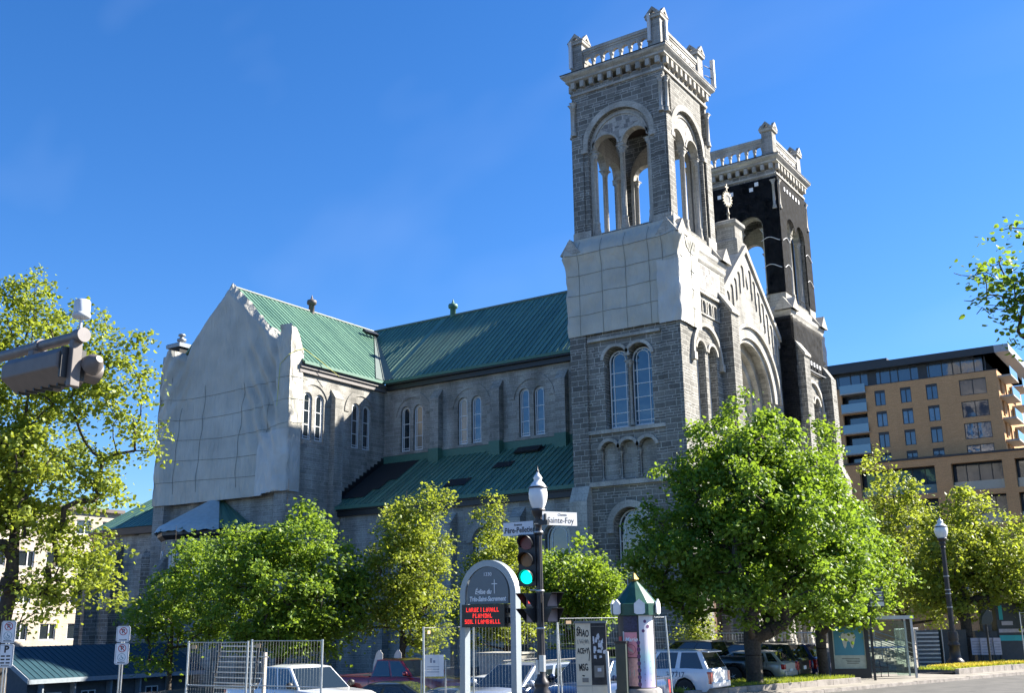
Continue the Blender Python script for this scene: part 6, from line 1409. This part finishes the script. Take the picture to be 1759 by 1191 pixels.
# hoarding panels between the lamp and the steps
for k, (px, wd, lab, c) in enumerate(((1612, 1.5, 'olive hoarding panel right of the church steps', (.07, .075, .055)), (1636, 1.3, 'dark grey hoarding panel directly behind the tall lamp post', (.055, .06, .062)), (1590, 1.2, 'slatted grey screen beside the bus shelter glass', (.12, .12, .12)))):
    x, y = at(px, 67-k); o = thing('hoarding_panel', lab, 'panel', (x, y, -.05), R(30), 'hoarding panels at the site edge'); m_ = MB(); m_.box(-wd/2, wd/2, -.03, .03, .15, 2.15); pn_ = m_.build('board', plain('hoarding_%d' % k, c, .6), o)
    m_ = MB(); m_.box(-wd/2-.04, -wd/2, -.05, .05, 0, 2.2); m_.build('post', RAIL, o)
    if k == 2:
        m_ = MB()
        for q in range(9): m_.box(-wd/2, wd/2, -.06, -.031, .2+q*.22, .28+q*.22)
        m_.build('slats', RAIL, pn_)
# ------------------------------------------------------------------ brick flats on the right
TAN = masonry('tan_brick', (.47, .27, .13), (.53, .31, .155), (.38, .24, .14), .45, .12, .1, .06, .006)
CHAR = plain('charcoal_cladding', (.022, .026, .032), .5); BGL = glassmat('flat_window_glass', (.03, .05, .08), .05, .02); rw = random.Random(4); PANES = [BGL, BGL, glassmat('curtained_glass', (.16, .17, .18), .2, .02), glassmat('bright_reflecting_glass', (.07, .11, .16), .04, .08)]
Fl = FS(75.0); Fe_ = FE(6.9)
fb = thing('apartment_building', 'tan brick block of flats with a dark overhanging roof right of the church', 'building', (0, 0, 0))
mb = MB(); wins = []; rows = [(28.65, 30.6), (25.95, 27.9), (23.3, 25.25), (20.65, 22.6), (18.0, 19.9), (15.3, 17.2), (12.6, 14.5), (9.9, 11.8)]
cols = [(-7.6, -6.3), (-4.45, -3.15), (-1.35, 0.0), (-13.9, -12.75), (-18.5, -17.2)]
holes = [rect(a, b, z0, z1) for z0, z1 in rows for a, b in cols]+[rect(2.55, 5.6, z0, z1) for z0, z1 in rows]+[rect(-11.8, -8.7, z0-.55, z1) for z0, z1 in rows]
mb.extr(Fl, rect(-24, 6.9, -2, 31.35), holes, -.5, 0); mb.box(-24, -23.5, 75.5, 95, -2, 31.35)
eh = [rect(76.2+3.4*k, 77.6+3.4*k, z0, z1) for z0, z1 in rows for k in range(3)]
mb.extr(Fe_, rect(75.5, 92, -2, 31.35), eh, -.5, 0.003); fw = mb.build('brick_wall', TAN, fb)
mb = MB(); mb.box(-23.6, 6.2, 77.5, 78, -2, 31); mb.build('core_wall', CHAR, fb)
for z0, z1 in rows[:6]:
    for a, b in cols+[(2.55, 5.6)]:
        m_ = MB(); m_.extr(Fl, rect(a, b, z0, z1), [rect(a+.07, (a+b)/2-.04 if b-a < 2 else a+1.45, z0+.07, z1-.32 if b-a < 2 else z1-.07), rect((a+b)/2+.04 if b-a < 2 else a+1.53, b-.07, z0+.07, z1-.32 if b-a < 2 else z1-.07)], -.2, -.06); f_ = m_.build('window', CHAR, fb)
        m_ = MB(); m_.extr(Fl, rect(a+.03, b-.03, z0+.03, z1-.03), (), -.17, -.15); m_.build('pane', PANES[int(rw.random()*len(PANES))], f_)
    for k in range(3):
        m_ = MB(); m_.extr(Fe_, rect(76.2+3.4*k, 77.6+3.4*k, z0, z1), (), -.3, -.25); m_.build('pane', BGL, fb)
    m_ = MB(); m_.fbox(Fl, -11.75, -8.72, z0-.55, z1, -1.6, -1.55); m_.build('recess_glazing', BGL, fb)
PALEC = plain('pale_soffit', (.32, .30, .27), .6); GBAL = glassmat('balcony_glass', (.14, .22, .25), .08, 0)
for i, (z0, z1) in enumerate([(31.1, 33)]+rows[:4]):
    if i > 0 or True:
        m_ = MB(); m_.fbox(Fl, -11.9, -8.6, z0-.62, z0-.45, -1.5, .35); bal = m_.build('balcony', PALEC, fb); m_ = MB(); m_.fbox(Fl, -11.85, -8.65, z0-.45, z0+.6, .28, .32); m_.build('balcony_glass', GBAL, bal)
    m_ = MB(); m_.fbox(Fe_, 75.3, 80.6, z0-.62, z0-.42, .01, 1.5); bal = m_.build('balcony', PALEC, fb); m_ = MB(); m_.fbox(Fe_, 75.3, 80.6, z0-.42, z0+.6, 1.4, 1.45); m_.build('balcony_glass', GBAL, bal)
    m_ = MB(); m_.fbox(Fe_, 83.5, 88.5, z0-.62, z0-.42, .01, 1.6); bal = m_.build('balcony', PALEC, fb); m_ = MB(); m_.fbox(Fe_, 83.5, 88.5, z0-.42, z0+.6, 1.5, 1.55); m_.build('balcony_glass', GBAL, bal)
m_ = MB(); m_.fbox(Fl, -24, 5.3, 31.36, 33.35, -1.0, -.9); m_.fbox(Fe_, 76, 92, 31.36, 33.35, -1.7, -1.6); pg = m_.build('penthouse_glazing', BGL, fb)
m_ = MB()
for k in range(24): x = -23.5+k*1.25+(.3 if k % 3 else 0); m_.fbox(Fl, x, x+.1, 31.36, 33.35, -.9, -.82)
for k in (3, 8, 12, 17): m_.fbox(Fl, -23.5+k*1.25, -22.4+k*1.25, 31.36, 33.35, -.9, -.83)
m_.fbox(Fl, -24, 5.3, 31.36, 31.6, -.9, -.8); m_.build('mullion', CHAR, pg)
m_ = MB(); m_.box(-24.5, 7.0, 74.6, 97, 33.36, 34.25); m_.box(-24, -5.9, 76, 92, 34.25, 34.9); rf_ = m_.build('roof', CHAR, fb)
m_ = MB(); m_.box(7.0, 8.6, 74.6, 97, 33.5, 34.25); m_.box(4.5, 8.6, 74.62, 97, 33.36, 33.49); m_.build('eave', plain('pale_metal_soffit', (.30, .32, .35), .5, .3), rf_)
m_ = MB(); m_.fbox(Fl, -24, 6.95, 31.35, 31.42, -.6, .03); m_.build('parapet_cap', CHAR, fb)
# podium wing in front
pw = thing('podium_building', 'low tan brick wing with dark glazed openings in front of the flats', 'building', (0, 0, 0)); Fq = FS(70.0)
m_ = MB(); m_.extr(Fq, rect(-16, 26, -2, 20.75), [rect(1.5, 7.0, z, z+3.2) for z in (16.7, 12.9, 9.1, 5.3)]+[rect(8.3, 17, z, z+3.2) for z in (16.7, 12.9, 9.1, 5.3)]+[rect(-9, -.3, z, z+3.2) for z in (16.7, 12.9, 9.1, 5.3)], -.8, 0); m_.build('brick_wall', TAN, pw)
m_ = MB(); m_.fbox(Fq, -16, 26, 20.76, 21.0, -5, .1); m_.build('parapet_cap', CHAR, pw)
for z in (16.7, 12.9, 9.1, 5.3):
    for a, b in ((1.5, 7.0), (8.3, 17), (-9, -.3)):
        m_ = MB(); m_.fbox(Fq, a, b, z, z+3.2, -1.6, -1.5); g_ = m_.build('glazing', BGL, pw); m_ = MB(); n_ = int((b-a)/1.3)
        for k in range(n_+1): x = a+(b-a)*k/n_; m_.fbox(Fq, x-.05, x+.05, z, z+3.2, -1.5, -1.42)
        m_.build('mullion', CHAR, g_); m_ = MB(); m_.fbox(Fq, a, b, z+.02, z+1.1, -.7, -.66); m_.build('balcony_glass', GBAL, pw)
m_ = MB(); m_.box(-15.9, 25.9, 71.7, 72.2, -2, 20.6); m_.build('core_wall', CHAR, pw)
# ------------------------------------------------------------------ cream flats at the far left
CRM = masonry('cream_brick', (.40, .35, .29), (.45, .40, .335), (.36, .33, .29), .5, .14, .1, .12, .008)
lf = thing('apartment_building', 'sunlit cream block of flats behind the tree at the left', 'building', (0, 0, 0)); Fw_ = FE(-80.0)
fl_rows = [(13.0, 14.6), (9.2, 10.9), (5.4, 7.1), (1.6, 3.3), (-1.6, 0.2)]; yc = [-24+3.3*k for k in range(13)]
m_ = MB(); m_.extr(Fw_, rect(-26, 18.0, -5, 15.6), [rect(y, y+1.9, a, b) for a, b in fl_rows for y in yc], -.5, 0); m_.box(-95, -80.5, -26, -25.5, -5, 15.6); m_.build('wall', CRM, lf)
m_ = MB(); m_.box(-95, -80.6, -25.4, 17.8, 15.3, 15.5); m_.fbox(Fw_, -26.2, 18.2, 15.61, 16.0, -.6, .5); m_.build('roof', plain('brown_fascia', (.10, .08, .07), .6), lf)
for a, b in fl_rows:
    for y in yc:
        m_ = MB(); m_.extr(Fw_, rect(y, y+1.9, a, b), [rect(y+.1, y+1.1, a+.1, b-.1), rect(y+1.2, y+1.8, a+.1, b-.1)], -.25, -.1); f_ = m_.build('window', WFRAME, lf); m_ = MB(); m_.extr(Fw_, rect(y+.05, y+1.85, a+.05, b-.05), (), -.22, -.2); m_.build('pane', GLASS, f_)
    m_ = MB(); m_.fbox(Fw_, -26, 18, a-1.0, a-.72, .003, .05); m_.build('sill_band', plain('pale_band', (.6, .55, .47), .7), lf)
m_ = MB(); m_.fbox(Fw_, 14.5, 16.0, 9.3, 12.8, .06, .1); m_.fbox(Fw_, 14.5, 16.0, 4.6, 8.2, .06, .1); m_.build('orange_panel', plain('orange_cladding', (.60, .27, .04), .6), lf)
m_ = MB(); m_.box(-84, -82, 14.6, 16.6, 15.6, 17.6); m_.box(-84, -82.6, 17.0, 17.9, 15.6, 16.9); m_.build('roof_unit', plain('green_roof_unit', (.12, .22, .17), .5), lf)
# ------------------------------------------------------------------ low annex with a blue-green roof (ridge along Y, gable towards the street)
an = thing('annex_building', 'low outbuilding with a blue green metal roof at the lower left', 'building', (-37.4, -17.2, 0))
TEAL = plain('teal_metal_roof', (.014, .05, .065), .6, .1, .2)
m_ = MB(); m_.box(-3.4, 3.4, -3.9, 8.5, -6, -.25); m_.build('wall', plain('dark_grey_siding', (.09, .10, .11), .8), an)
m_ = MB(); m_.extr(lambda u, v, w: (u, w, v), [(-4.1, -.25), (-4.1, -.08), (0, 1.75), (4.1, -.08), (4.1, -.25), (0, 1.57)], (), -4.3, 9.0); rfa = m_.build('roof', TEAL, an)
m_ = MB()
for k in range(32): m_.tube((4.08, -4.2+k*.42, -.06), (0, -4.2+k*.42, 1.77), .02, .02, 4, False)
m_.build('seam', TEAL, rfa)
m_ = MB(); m_.extr(lambda u, v, w: (u, w, v), [(-4.15, -.34), (-4.15, -.05), (0, 1.84), (4.15, -.05), (4.15, -.34), (0, 1.52)], (), -4.36, -4.302); m_.box(4.1, 4.18, -4.3, 9, -.36, -.1); m_.build('fascia', plain('pale_blue_fascia', (.24, .28, .31), .6), rfa)
m_ = MB(); m_.extr(FS(-3.9), [(-3.4, -.26), (3.4, -.26), (0, 1.45)], (), -.05, .002); m_.build('gable_wall', _pl['dark_grey_siding'], an)
Fan = FE(3.4)
for u in (-2.6, -.2, 4.6):
    m_ = MB(); m_.extr(Fan, rect(u, u+1.0, -2.2, -.95), [rect(u+.06, u+.47, -2.14, -1.01), rect(u+.53, u+.94, -2.14, -1.01)], .002, .06); f_ = m_.build('window', WFRAME, an); m_ = MB(); m_.extr(Fan, rect(u+.02, u+.98, -2.18, -.97), (), .003, .02); m_.build('pane', GLASS, f_)
for u in (-3.2, -1.0, 1.6, 3.8, 6.2): m_ = MB(); m_.fbox(Fan, u, u+.1, -6, -.3, .002, .5); m_.build('porch_post', _pl['pale_blue_fascia'], an)
# dark far block closing the street on the right
fz = thing('office_building', 'dark glazed building half hidden under the trees at the far right', 'building', (0, 0, 0)); m_ = MB(); m_.box(14, 60, 88, 100, -1, 9); m_.build('wall', plain('grey_render', (.10, .11, .12), .7), fz)
m_ = MB()
for k in range(14): m_.box(15+k*3.1, 17.4+k*3.1, 87.9, 87.99, 1, 7.5)
m_.build('window_band', BGL, fz)
